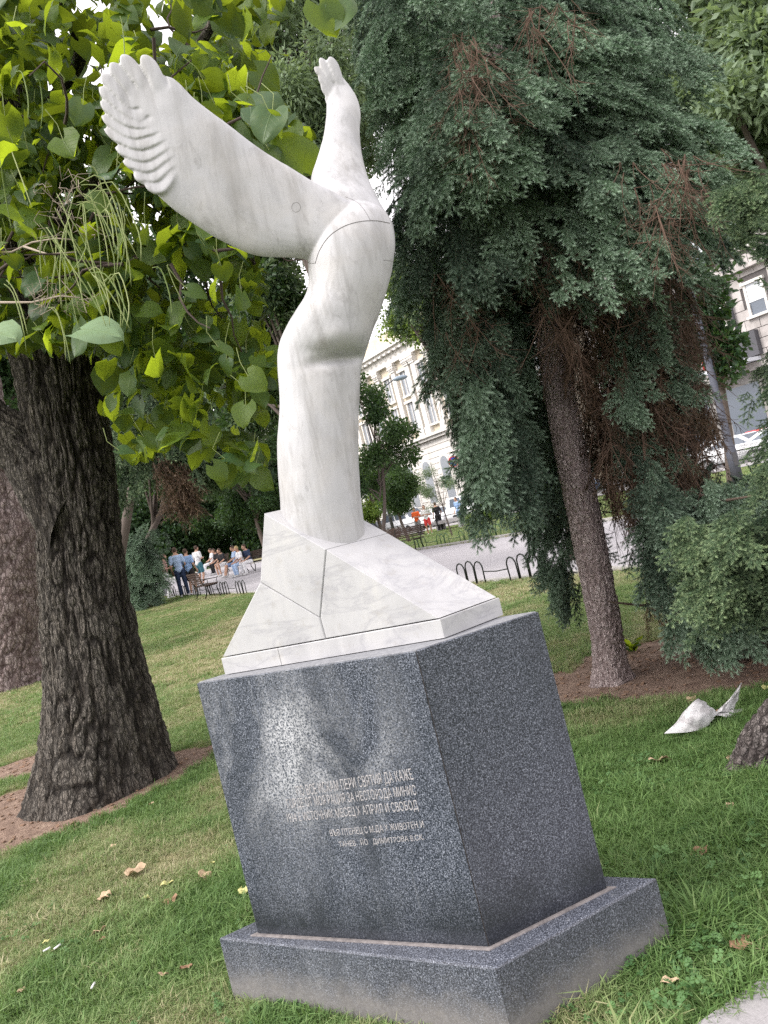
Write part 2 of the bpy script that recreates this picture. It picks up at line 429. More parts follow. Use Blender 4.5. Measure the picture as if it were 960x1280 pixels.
def m_ground():
    t = T('lawn_and_soil'); p = t.pos()
    soil = t.attr('soil'); dry = t.attr('dry'); n = t.noise(2.3, 5, p); f = t.noise(45, 4, p, .7)
    g = t.mix(f, (.045, .075, .022), (.13, .17, .06))
    d = t.mix(f, (.22, .19, .10), (.46, .40, .25))
    s = t.ramp(t.noise(9, 6, p, .7), [(.3, (.17, .115, .09)), (.55, (.29, .205, .16)), (.75, (.42, .32, .25))])
    s = t.mix(t.ramp(t.voro(60, p), [(.05, .8), (.22, 0.0)]), s, (.42, .34, .26))
    s = t.mix(t.ramp(t.noise(90, 3, t.map(p, (1, .25, 1), (0, 0, .7)), .7), [(.5, 0.0), (.72, .7)]), s, (.06, .035, .026))
    c = t.mix(t.math('ADD', dry, t.math('MULTIPLY', t.math('SUBTRACT', f, .5), .5), True), g, d)
    sm = t.math('ADD', soil, t.math('MULTIPLY', t.math('SUBTRACT', t.noise(14, 4, p), .5), .7), True)
    c = t.mix(t.ramp(sm, [(.4, 0.0), (.62, 1.0)]), c, s)
    return t.done(c, .95, t.bump(t.math('ADD', f, t.noise(160, 2, p)), .8, .02), spec=.15)
def m_asphalt(name='asphalt', base=(.31, .30, .315), v=.15):
    t = T(name); p = t.pos()
    c = t.ramp(t.noise(120, 3, p, .8), [(.3, [x*(1-v) for x in base]), (.7, [x*(1+v) for x in base])])
    c = t.mix(t.ramp(t.noise(.7, 5, p), [(.4, 0.0), (.7, .35)]), c, [x*1.35 for x in base])
    c = t.mix(t.ramp(t.voro(11, p, 'DISTANCE_TO_EDGE'), [(0, .35), (.02, 0.0)]), c, [x*.5 for x in base])
    return t.done(c, .85, t.bump(t.noise(200, 2, p), .4, .004), spec=.25)
def m_stone(name, a, b, sc=3):
    t = T(name); p = t.pos()
    c = t.ramp(t.noise(sc, 6, p, .65), [(.3, a), (.7, b)])
    c = t.mix(t.ramp(t.noise(1.4, 5, t.map(p, (1, 1, .15))), [(.52, 0.0), (.75, .35)]), c, [x*.6 for x in a])
    return t.done(c, .85, t.bump(t.noise(40, 4, p), .3, .01), spec=.2)

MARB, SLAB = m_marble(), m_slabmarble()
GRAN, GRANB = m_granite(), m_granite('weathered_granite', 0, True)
BARKD = m_bark('furrowed_bark', (.028, .024, .022), (.28, .255, .225), (.17, .145, .12), 30)
BARKS = m_bark('spruce_bark', (.34, .26, .25), (.76, .66, .64), (.56, .45, .43), 34, .8, 34, .5)
BARKP = m_bark('mottled_bark', (.09, .06, .055), (.30, .23, .215), (.50, .43, .42), 16, 1.0, 12, .45)
BARKL = m_bark('weathered_bark', (.05, .04, .038), (.20, .17, .16), (.30, .27, .26), 16, 1.0, 18, .5)
TWIG = plain('twig_bark', (.13, .095, .075), .9)
TWIGL = plain('pale_twig', (.30, .25, .20), .9)
DEAD = plain('dead_twig', (.115, .072, .052), .9, var=.5)
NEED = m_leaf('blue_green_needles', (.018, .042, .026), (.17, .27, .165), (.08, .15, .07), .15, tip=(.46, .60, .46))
NEEDG = m_leaf('olive_needles', (.02, .05, .028), (.15, .24, .13), (.07, .13, .05), .15, tip=(.36, .46, .24))
NEEDD = m_leaf('dry_needles', (.055, .032, .02), (.15, .10, .06), (.10, .06, .03), .15)
LEAF = m_leaf('catalpa_leaf', (.022, .060, .026), (.11, .18, .035), (.34, .44, .02), .5, False, True)
LEAFI = m_leaf('catalpa_leaf_mass', (.016, .045, .016), (.10, .17, .03), (.36, .46, .025), .5, True, True)
LEAFPALE = m_leaf('pale_leaf', (.16, .24, .13), (.24, .32, .17), (.3, .42, .12), .35, False, True)
POD = m_leaf('green_pod', (.20, .28, .08), (.36, .40, .17), (.3, .4, .1), .25, False)
FARA = m_leaf('locust_leaf', (.07, .115, .065), (.20, .27, .165), (.22, .30, .11), .4)
FARB = m_leaf('dark_leaf', (.022, .055, .022), (.065, .115, .04), (.09, .17, .03), .35)
FARC = m_leaf('light_leaf', (.08, .14, .03), (.17, .25, .06), (.30, .42, .07), .45)
GRASS = m_grass(); GROUND = m_ground()
ASPH = m_asphalt(); ROADM = m_asphalt('road_asphalt', (.09, .09, .095)); PAVE = m_asphalt('pale_paving', (.27, .26, .265), .15)
KERB = m_stone('kerb_stone', (.28, .27, .26), (.42, .41, .39), 8)
MORT = m_stone('mortar', (.11, .10, .10), (.24, .22, .215), 40)
DARKM = plain('dark_iron', (.02, .025, .022), .5, .6)
GREENM = plain('green_painted_iron', (.05, .11, .06), .45, .3)
WOODD = plain('bench_wood', (.055, .032, .024), .6, var=.3)
CLOV = m_leaf('clover_leaf', (.06, .14, .045), (.15, .27, .10), (.16, .30, .05), .35)

# ------------------------------------------------------------------ ground masks
G_CAT = G(120, 985); G_SPR = G(765, 850); G_SPB = G(885, 818)
def ell(x, y, cx, cy, a, b, rot=0.0):
    dx, dy = x-cx, y-cy; c, s = math.cos(rot), math.sin(rot)
    return np.hypot((dx*c+dy*s)/a, (-dx*s+dy*c)/b)
def soil_mask(x, y):
    w_ = (vnoise(x*1.6, y*1.6, 0, 11)-.5)*.5 + (vnoise(x*5, y*5, 0, 12)-.5)*.35
    m = 1-sst(.75, 1.1, ell(x, y, G_CAT[0]-.25, G_CAT[1]-.1, 1.35, .95, .2)+w_*.6)
    m = np.maximum(m, 1-sst(.8, 1.1, ell(x, y, G_SPR[0]+1.45, G_SPR[1]+.1, 2.3, 1.1, .1)+w_*.5))
    m = np.maximum(m, .9*(1-sst(.6, 1.1, ell(x, y, -9, 18, 2.2, 2.2)+w_)))
    m = np.maximum(m, 1-sst(.6, 1.0, ell(x, y, -4.6, 8.2, 1.6, .55)+w_))
    # trodden margin by the plinth
    return m
def dry_mask(x, y):
    a = vnoise(x*.8+5, y*.8, 0, 21)*.6+vnoise(x*2.6, y*2.6, 0, 22)*.4
    d = sst(.48, .72, a)*.6
    d = np.maximum(d, (1-sst(.3, 1.2, ell(x, y, G(760, 905)[0], G(760, 905)[1], 1.1, .5)))*.85)
    d = np.maximum(d, (1-sst(.2, 1.2, ell(x, y, G(215, 1080)[0], G(215, 1080)[1], .75, .5)))*.75)
    d = np.where(y > 7, np.maximum(d, .3+.35*sst(.4, .65, a)), d)
    n, s = ns(x, y)
    d = np.where(n > 16, np.maximum(d, .55), d)
    near = (1-sst(4.6, 5.6, y))*sst(.1, .6, x)
    return d*(1-.9*near)
def path_in(x, y):
    n, s = ns(x, y)
    return ((n > 9.0) & (n < 16.6)) | ((n > 30.5) & (n < 46.5))
def pavc(x, y):   # near paving corner: right of this line
    return (y-2.25) - (x-.54)*.5 < 0

# ------------------------------------------------------------------ ground sheet
def axis(segs):
    out = [segs[0][0]]
    for a, b, st in segs: out += list(np.linspace(a, b, max(1, int(round((b-a)/st)))+1)[1:])
    return np.array(out)
gx = axis([(-900, -120, 130), (-120, -40, 8), (-40, -5, .35), (-5, 5, .07), (5, 40, .35), (40, 120, 8), (120, 900, 130)])
gy = axis([(-200, -10, 30), (-10, 1, .8), (1, 8, .07), (8, 16, .2), (16, 60, .4), (60, 120, 5), (120, 1200, 120)])
X, Y = np.meshgrid(gx, gy); Z = H(X, Y)
Z = np.where(path_in(X, Y), Z-.14, Z)
nx, ny = len(gx), len(gy)
i, j = np.meshgrid(np.arange(ny-1), np.arange(nx-1), indexing='ij')
Fg = np.stack([i*nx+j, i*nx+j+1, (i+1)*nx+j+1, (i+1)*nx+j], -1).reshape(-1, 4)
me = mesh('ground', np.stack([X, Y, Z], -1).reshape(-1, 3), Fg, GROUND, True)
for nm, arr in (('soil', soil_mask(X, Y)), ('dry', dry_mask(X, Y))):
    a = me.attributes.new(nm, 'FLOAT', 'POINT'); a.data.foreach_set('value', arr.ravel().astype(np.float32))
link('ground', me, kind='structure')

def strip(name, n0, n1, s0, s1, dz, m, ds=1.0, dn=1.0, thick=0.0):
    S = np.linspace(s0, s1, max(2, int((s1-s0)/ds)+1)); N = np.linspace(n0, n1, max(2, int((n1-n0)/dn)+1))
    SS, NN = np.meshgrid(S, N, indexing='ij'); x, y = SN(SS, NN); z = H0(x, y)+dz
    a, b = len(S), len(N); i, j = np.meshgrid(np.arange(a-1), np.arange(b-1), indexing='ij')
    F = np.stack([i*b+j, i*b+j+1, (i+1)*b+j+1, (i+1)*b+j], -1).reshape(-1, 4)[:, ::-1]
    o = link(name, mesh(name, np.stack([x, y, z], -1).reshape(-1, 3), F, m, True), kind='structure')
    return o
strip('path', 8.95, 16.65, -30, 120, -.02, ASPH)
strip('road', 32.9, 41.1, -60, 160, -.08, ROADM)
strip('pavement', 30.55, 32.9, -60, 160, .03, PAVE)
strip('pavement', 41.1, 46.6, -60, 160, .03, PAVE)
def kerb(n0, s0, s1, w_=.14, ztop=.05, step=1.0, cnt=300):
    root = link('kerb', None, kind='structure')
    mb = MB(); mb.box(0, 1, 0, 1, 0, 1)
    base = mesh('kerb_stone', np.array([(x*(step-.012), y*w_, z*.3) for z in (0, 1) for y in (0, 1) for x in (0, 1)]), mb.F, KERB)
    s = s0; k = 0
    while s < s1 and k < cnt:
        x, y = SN(s, n0); o = link('kerb_stone', base, root)
        x2, y2 = SN(s+step, n0); z, z2 = float(H0(x, y)), float(H0(x2, y2))
        o.location = (x, y, z+ztop-.3); o.rotation_euler = (0, -math.atan2(z2-z, step), math.atan2(y2-y, x2-x)); s += step; k += 1
    return root
kerb(9.02, -12, 48, ztop=.045); kerb(16.78, -8, 62, ztop=.07); kerb(32.95, 0, 100, step=1.5, ztop=.05)
# near paving corner, bottom right of the photo
mb = MB(); mb.prism([(.30, 1.2), (3.2, 1.2), (3.2, 3.53), (.54, 2.25), (.18, 2.07)][::1], -.05, .028, bev=.008)
mb.build('footpath', PAVE, None, kind='structure')

# ------------------------------------------------------------------ the monument: plinth
PT, PB = 1.181, .24
pf, pl, pr = np.array([-.008, 2.461]), np.array([-.812, 2.912]), np.array([.415, 2.632])
pb = pl+pr-pf
bf, bl, br = G(619, 1210, PB)[:2], G(274, 1172, PB)[:2], G(820, 1097, PB)[:2]
bb = bl+br-bf
plinth = empty('granite_plinth', (float(pf[0]), float(pf[1]), 0), 'tall dark speckled granite plinth with worn pale lettering under the white marble sculpture', 'plinth')
mb = MB(); mb.prism([bf, br, bb, bl], -.12, PB, bev=.007); mb.build('plinth_base', GRANB, plinth)
def inset(poly, d):
    n = len(poly); out = []
    for i in range(n):
        p = poly[i]; a = poly[i-1]-p; b = poly[(i+1) % n]-p; a = a/np.linalg.norm(a); b = b/np.linalg.norm(b)
        out.append(p+(a+b)/abs(a[0]*b[1]-a[1]*b[0])*d)
    return out
quad = [pf, pr, pb, pl]
inn = inset(quad, .035); core = inset(quad, .0055)
# mortar bed, core and four facing slabs with an open mitre at the corners
mb = MB(); q = inset(quad, -.013); mb.prism(q, PB-.01, PB+.005, bev=.004); mb.build('mortar_bed', MORT, plinth)
mb = MB(); mb.prism(core, PB, PT-.012); mb.build('core', MORT, plinth)
for k in range(4):
    a, b, ai, bi = quad[k], quad[(k+1) % 4], inn[k], inn[(k+1) % 4]
    u = (b-a)/np.linalg.norm(b-a)
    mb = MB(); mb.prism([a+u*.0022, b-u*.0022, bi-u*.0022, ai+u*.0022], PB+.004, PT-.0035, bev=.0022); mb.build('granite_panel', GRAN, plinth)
mb = MB(); mb.prism(inset(quad, .004), PT-.012, PT, bev=.002); mb.build('top_slab', m_stone('honed_granite_top', (.16, .165, .18), (.27, .275, .29), 50), plinth)

# lettering, cut and painted pale, on the left face
def m_txt():
    t = T('worn_letter_paint'); p = t.pos(); f = t.ramp(t.noise(110, 3, p, .8), [(.33, 0.0), (.47, 1.0)]); return t.done(t.mix(f, (.05, .055, .07), (.40, .385, .39)), .8, t.bump(f, .3, .001), spec=.2)
TXT = m_txt()
Ld = np.array([*(pf-pl), 0]); Ld /= np.linalg.norm(Ld); Nn = np.array([-Ld[1], Ld[0], 0]); Nn = -Nn if Nn[1] > 0 else Nn
Rl = Matrix(((Ld[0], 0, Nn[0], 0), (Ld[1], 0, Nn[1], 0), (0, 1, 0, 0), (0, 0, 0, 1)))
def facepoint(px, py):
    d = ray(px, py); t = np.dot(np.array([*pl, 0])-CAM, Nn)/np.dot(d, Nn); return CAM+d*t
lines = [("ПО ВСЕ ИСКАМ ПЕРИ СВЯТИЯ ДА КАЖЕ", 373, 998, 518, 977, 20), ("ГОРДЕ ОТ МОЯ РАЦИЯ ЗА НЕСТОРОДА МИНИС", 361, 1013, 522, 996, 18),
         ("1934 Е ИСТОЧНИК МЕСЕЦ Х АПРИЛ И СВОБОД", 361, 1030, 524, 1014, 17), ("ВЪВ ПТЕНЕЦ С М.ДА Х ЖИВОТЕН И", 414, 1047, 531, 1036, 12.5),
         ("ТАНЕВ   ЙО   ДИМИТРОВА В.СК.", 425, 1060, 531, 1051, 12.5)]
for tx, xa, ya, xb, yb, hp in lines:
    A, B = facepoint(xa, ya), facepoint(xb, yb); Wd = abs(np.dot(B-A, Ld)); Tp = facepoint((xa+xb)/2-hp*.24, (ya+yb)/2-hp); hgt = (Tp[2]-(A[2]+B[2])/2)*.80
    cu = bpy.data.curves.new('inscription_line', 'FONT'); cu.body = tx; cu.extrude = .0; cu.offset = .0
    ob = bpy.data.objects.new('t', cu); COL.objects.link(ob); bpy.context.view_layer.update()
    me = bpy.data.meshes.new_from_object(ob.evaluated_get(bpy.context.evaluated_depsgraph_get())); bpy.data.objects.remove(ob)
    co = np.empty(len(me.vertices)*3, np.float32); me.vertices.foreach_get('co', co); co = co.reshape(-1, 3)
    co -= co.min(0); co[:, 0] *= Wd/co[:, 0].max(); co[:, 1] *= hgt/np.percentile(co[:, 1], 99.9); co[:, 2] = 0.0009
    # letters weathered: little shifts
    co[:, 1] += (vnoise(co[:, 0]*60, co[:, 1]*60, 0, 5)-.5)*.0022; co[:, 0] += (vnoise(co[:, 0]*60, co[:, 1]*60, 0, 6)-.5)*.0022
    w3 = A[None, :] + co[:, :1]*Ld[None] + co[:, 1:2]*np.array([0, 0, 1.])[None] + co[:, 2:3]*Nn[None]
    w3[:, 2] += (B[2]-A[2])*co[:, 0]/Wd
    me.vertices.foreach_set('co', (w3-offs(plinth)).astype(np.float32).ravel()); me.materials.clear(); me.materials.append(TXT); me.update()
    link('inscription_line', me, plinth)

# ------------------------------------------------------------------ the monument: marble foot and figure
z1 = 1.247
ml, mf, mr = np.array([-.702, 2.91]), np.array([.0905, 2.532]), np.array([.307, 2.70])
mbk = ml+mr-mf
mon = empty('winged_figure', (-.2, 2.8, PT), 'white marble figure of a curved headless torso with two raised feathered wings on the plinth', 'statue')
mb = MB(); 
fd = (mf-ml); fl = np.linalg.norm(fd); fd = fd/fl
spl = ml+fd*(fl*.285)
spb = spl+(mr-mf)
mb.prism([ml, spl-fd*.0012, spb-fd*.0012, mbk], PT+.003, z1-.002, bev=.003); mb.build('foot_slab', SLAB, mon)
mb = MB(); mb.prism([spl+fd*.0012, mf, mr, spb+fd*.0012], PT+.003, z1-.002, bev=.003); mb.build('foot_slab', SLAB, mon)
EX = np.array([*(mr-mf), 0.0]); FD = np.array([*fd, 0.0]); FN = np.array([fd[1], -fd[0], 0]); FN = FN if FN[1] < 0 else -FN
def onface(px, py):
    d = ray(px, py); t = np.dot(np.array([*ml, 0])-CAM, FN)/np.dot(d, FN); return CAM+d*t
p0, p1, jj, kk = onface(329.7, 641.2), onface(407.7, 686.4), onface(324.8, 727.7), onface(400, 772.4)
LL = np.array([*ml, z1]); FF = np.array([*mf, z1]); mm_ = np.array([*(ml+fd*np.dot(onface(406.8, 797)[:2]-ml, fd)), z1])
LL = LL+FD*.004; FF = FF-FD*.002
def slabpiece(name, pts, gap=.0013, inw=0.004, ex=EX*.985):
    c = np.mean(pts, 0); q = []
    n = len(pts)
    for i in range(n):
        p = pts[i]; a = pts[i-1]-p; b = pts[(i+1) % n]-p; a = a/np.linalg.norm(a); b = b/np.linalg.norm(b)
        cr_ = np.linalg.norm(np.cross(a, b)); q.append(p+(a+b)/max(cr_, .3)*gap)
    q2 = [p+(c-p)/np.linalg.norm(c-p)*.004 for p in q]
    m = MB(); V = q2+[p-FN*.0025 for p in q]+[p+ex+FN*.0025 for p in q]+[p+ex for p in q2]
    F = [tuple(range(n)), tuple(range(3*n, 4*n))[::-1]]
    for k in range(3): F += [(k*n+i, (k+1)*n+i, (k+1)*n+(i+1) % n, k*n+(i+1) % n) for i in range(n)]
    m.add(V, F); o = m.build(name, SLAB, mon); bm = bmesh.new(); bm.from_mesh(o.data); bmesh.ops.recalc_face_normals(bm, faces=bm.faces); bm.to_mesh(o.data); bm.free()
    return o
slabpiece('marble_block', [p0, p1, kk, jj])
slabpiece('marble_block', [jj, kk, mm_, LL])
slabpiece('marble_block', [p1, FF, mm_, kk])
mb = MB()   # dark seams show between the blocks: grout core set back
pts = [p0, p1, FF, mm_, LL, jj]; c = np.mean(pts, 0)
q = [p+(c-p)*.02-FN*.006 for p in pts]; q2 = [p+EX*.94+(c-p)*.02 for p in pts]; n = 6
mb.add(q+q2, [tuple(range(n)), tuple(range(n, 2*n))[::-1]]+[(i, n+i, n+(i+1) % n, (i+1) % n) for i in range(n)]); mb.build('grout', plain('grey_grout', (.16, .15, .15), .9), mon)

TOR = [(356, 712, 462, 714, 2.835, .112), (352, 655, 456, 668, 2.83, .112), (348, 600, 450, 612, 2.83, .112), (346, 570, 447, 576, 2.83, .112), (348, 535, 447, 540, 2.83, .112),
       (350, 500, 449, 505, 2.83, .113), (347, 470, 450, 476, 2.83, .114), (346, 446, 452, 455, 2.835, .113), (352, 418, 458, 438, 2.825, .120), (367, 392, 466, 414, 2.785, .136),
       (383, 370, 477, 388, 2.785, .132), (386, 350, 486, 357, 2.775, .132), (386, 330, 492, 328, 2.77, .128), (386, 308, 495, 302, 2.77, .118), (393, 288, 492, 281, 2.78, .10), (410, 270, 483, 265, 2.79, .075), (432, 261, 468, 258, 2.80, .03)]
WL = [(402, 335, 488, 292, 2.78, .09), (384, 323, 455, 264, 2.76, .08), (352, 321, 416, 240, 2.74, .062), (319, 319, 375, 218, 2.72, .05), (287, 306, 337, 194, 2.70, .045), (253, 286, 301, 168, 2.68, .04),
      (220, 264, 266, 142, 2.66, .035), (197, 245, 240, 121, 2.645, .026), (179, 223, 221, 100, 2.637, .019), (165, 196, 206, 94, 2.633, .014), (153, 171, 190, 92, 2.632, .012), (147, 148, 174, 92, 2.631, .011), (146, 126, 160, 94, 2.631, .008), (148, 112, 153, 98, 2.631, .003)]
WR = [(420, 310, 494, 305, 2.80, .075), (408, 262, 488, 280, 2.83, .075), (394, 240, 476, 258, 2.87, .068), (388, 226, 462, 228, 2.91, .058), (397, 197, 453, 195, 2.95, .048), (404, 170, 450, 168, 2.98, .04),
      (407, 145, 451, 145, 3.0, .034), (408, 122, 447, 125, 3.02, .028), (410, 106, 438, 109, 3.03, .02), (411, 98, 430, 99, 3.035, .014), (412, 93, 424, 91, 3.035, .009), (413, 90, 420, 88, 3.035, .004)]
sb = MB()
def smooth_rows(A, it):
    A = cr(np.array(A, float), 60)
    for _ in range(it): A[1:-1] = .25*A[:-2]+.5*A[1:-1]+.25*A[2:]
    return A
for S, rows, k in ((TOR, 60, 40), (WL, 60, 32), (WR, 60, 24)): sb.add(*loft(smooth_rows(S, 6 if S is TOR else 3), 120, k, power=2.25 if S is WL else 2.0))
def feather(pts, wd, Z, tz, tilt):
    """pts image polyline base..tip"""
    A = cr(np.array(pts, float), 14); tg = np.gradient(A, axis=0); tg /= np.linalg.norm(tg, axis=1)[:, None]; nm = np.stack([-tg[:, 1], tg[:, 0]], 1)
    u = np.linspace(0, 1, 14); hw = wd/2*(.85+.25*np.sin(u*2.2))*np.clip(1-((u-.58)/.43)**2*(u > .58), .02, 1)**.8
    secs = [(a[0]-n_[0]*h, a[1]-n_[1]*h, a[0]+n_[0]*h, a[1]+n_[1]*h, Z, tz*min(1, .35+h/wd*1.6)*(.55+.45*min(1, (i_+1)/5))) for i_, (a, n_, h) in enumerate(zip(A, nm, hw))]
    sb.add(*loft(secs, 24, 16, tilt=tilt, power=3.6))
def zf(x, y, ox, oy, s): return (ox+x/s, oy+y/s)
Z5 = lambda *a: [zf(x, y, 110, 50, 5.0526) for x, y in a]
FE = [([(470, 330), (410, 200), (340, 98)], 17, 2.612), ([(370, 320), (290, 200), (212, 96)], 17, 2.618), ([(290, 340), (220, 240), (140, 148)], 16, 2.612), ([(260, 400), (180, 310), (86, 215)], 15, 2.618),
      ([(320, 500), (190, 410), (72, 300)], 15, 2.612), ([(410, 545), (230, 500), (78, 388)], 15, 2.604), ([(440, 545), (270, 590), (84, 478)], 14.5, 2.610), ([(490, 600), (300, 655), (100, 562)], 15, 2.604),
      ([(525, 645), (350, 735), (170, 678)], 15, 2.610), ([(540, 690), (380, 800), (218, 765)], 14, 2.604), ([(550, 760), (400, 870), (288, 842)], 15, 2.610), ([(540, 830), (460, 930), (358, 905)], 15, 2.616)]
for pts, wd, Z in FE: feather(Z5(*pts), wd+1.5, 2.628, .0095, .0)
Z6 = lambda *a: [zf(x, y, 370, 50, 5.12) for x, y in a]
FR_ = [([(285, 290), (250, 200), (213, 106)], 12, 3.0), ([(240, 270), (195, 190), (150, 112)], 10, 2.995), ([(235, 320), (170, 230), (114, 170)], 9, 3.0), ([(230, 360), (190, 295), (140, 234)], 8, 2.995),
                   ([(230, 390), (195, 340), (158, 284)], 7, 3.0), ([(235, 440), (210, 400), (188, 362)], 6, 2.99)]
for pts, wd, Z in FR_: feather(Z6(*pts), wd+.5, 3.012, .009, .0)
sm = mesh('figure_body', sb.V, sb.F, MARB)
sm = evaluated(sm, [('REMESH', dict(mode='VOXEL', voxel_size=.0036, use_smooth_shade=True)), ('SMOOTH', dict(factor=.5, iterations=3))])
sm.name = 'figure_body'
co = np.empty(len(sm.vertices)*3, np.float32); sm.vertices.foreach_get('co', co); co = co.reshape(-1, 3)
no = np.empty(len(sm.vertices)*3, np.float32); sm.vertices.foreach_get('normal', no); no = no.reshape(-1, 3)
dd = (vnoise(co[:, 0]*9, co[:, 1]*9, co[:, 2]*7, 31)-.5)*.008 + (vnoise(co[:, 0]*30, co[:, 1]*30, co[:, 2]*24, 32)-.5)*.0018
hand = 1-sst(.0, .25, np.linalg.norm(co-P(190, 150, 2.63)[None], axis=1)-.12)
co = co.astype(float); no = no.astype(float)
co = co+no*(dd*(1-hand*.4))[:, None]
# carve the overlapping feathers: each rises towards its lower edge and steps down to the next
def carve(feathers, tol, amp, zlo, zhi):
    pv_ = co-CAM; zz = pv_@Fv; X_ = 480+FOC*(pv_@rv)/zz; Y_ = 640-FOC*(pv_@av)/zz
    m = (X_ < 232) & (Y_ < 250) & (zz < zhi) if tol > 10 else (X_ > 385) & (X_ < 436) & (Y_ < 140)
    ii = np.nonzero(m)[0]; q = np.stack([X_[ii], Y_[ii]], 1); best = np.full(len(ii), 1e9); hgt_ = np.zeros(len(ii))
    for pts, wd in feathers:
        A = cr(np.array(pts, float), 40); tg = np.gradient(A, axis=0); tg /= np.linalg.norm(tg, axis=1)[:, None]; nm = np.stack([-tg[:, 1], tg[:, 0]], 1)
        d = np.linalg.norm(q[:, None]-A[None], axis=2); k = d.argmin(1); dm = d[np.arange(len(q)), k]; off = ((q-A[k])*nm[k]).sum(1)
        t_ = np.clip(-off/(wd*.55), -1.1, 1.1); u_ = k/39.; f_ = sst(0, .30, u_)
        h_ = amp*f_*(.75*t_+.5*(1-t_**4)-.45); b_ = dm < best; best[b_] = dm[b_]; hgt_[b_] = h_[b_]
    hgt_ *= 1-sst(tol*.75, tol, best); front = np.sign(-(no[ii]*(pv_[ii]/np.linalg.norm(pv_[ii], axis=1)[:, None])).sum(1)); fr = (front > 0)
    co[ii] -= (pv_[ii]/np.linalg.norm(pv_[ii], axis=1)[:, None])*(hgt_*fr)[:, None]
pv_ = co-CAM; zz = pv_@Fv; X_ = 480+FOC*(pv_@rv)/zz; Y_ = 640-FOC*(pv_@av)/zz
# the fold where the chest leans over the hip: deepest right of centre, fading out to the sides
yl = 447-(X_-432)*.10+((X_-432)/40)**2*3; g1 = np.exp(-((Y_-yl)/7.5)**2)*np.exp(-((X_-430)/34)**2); g2 = np.exp(-((Y_-(yl-26))/18)**2)*np.exp(-((X_-425)/42)**2)
fr_ = (-(no*(pv_/np.linalg.norm(pv_, axis=1)[:, None])).sum(1) > .1)
co += (pv_/np.linalg.norm(pv_, axis=1)[:, None])*((.030*g1-.018*g2)*fr_*(Y_ > 380)*(Y_ < 480))[:, None]
carve([(Z5(*pts), wd) for pts, wd, Z in FE], 14, .0062, 0, 2.75)
carve([(Z6(*pts), wd) for pts, wd, Z in FR_], 8, .005, 0, 4)
sm.vertices.foreach_set('co', co.astype(np.float32).ravel()); sm.update(); sm = evaluated(sm, [('SMOOTH', dict(factor=.5, iterations=5))]); sm.name = 'figure_body'
co = np.empty(len(sm.vertices)*3, np.float32); sm.vertices.foreach_get('co', co); co = co.reshape(-1, 3).astype(float)
bvh = BVHTree.FromPolygons([Vector(v) for v in co], [tuple(p.vertices) for p in sm.polygons])
sm.vertices.foreach_set('co', (co-offs(mon)).astype(np.float32).ravel()); sm.materials.clear(); sm.materials.append(MARB); sm.update()
link('figure_body', sm, mon)
SEAM = plain('dark_seam', (.15, .14, .14), .9)
def seam(path, r=.0014, n=60, name='joint_line'):
    A = cr(np.array(path, float), n); pts = []
    for x, y in A:
        d = Vector(ray(x, y)).normalized(); h = bvh.ray_cast(Vector(CAM), d)
        if h[0] is not None: pts.append(np.array(h[0])-np.array(h[1])*r*-.15)
    m = MB(); m.tube(pts, r, 5); m.build(name, SEAM, mon, True)
seam([(394, 329), (400, 312), (412, 295), (430, 283), (450, 277), (470, 276), (487, 279)])
seam([(384, 328), (389, 329), (395, 329)], .001, 12)
seam([(432, 246), (445, 252), (455, 262), (463, 276)], .0007, 20)
seam([(479, 325), (488, 326), (493, 327)], .0007, 10)
seam([(365+5.5*math.cos(a)+5, 259+6*math.sin(a)) for a in np.linspace(0, 6.28, 14)], .0006, 40, 'plug_ring')

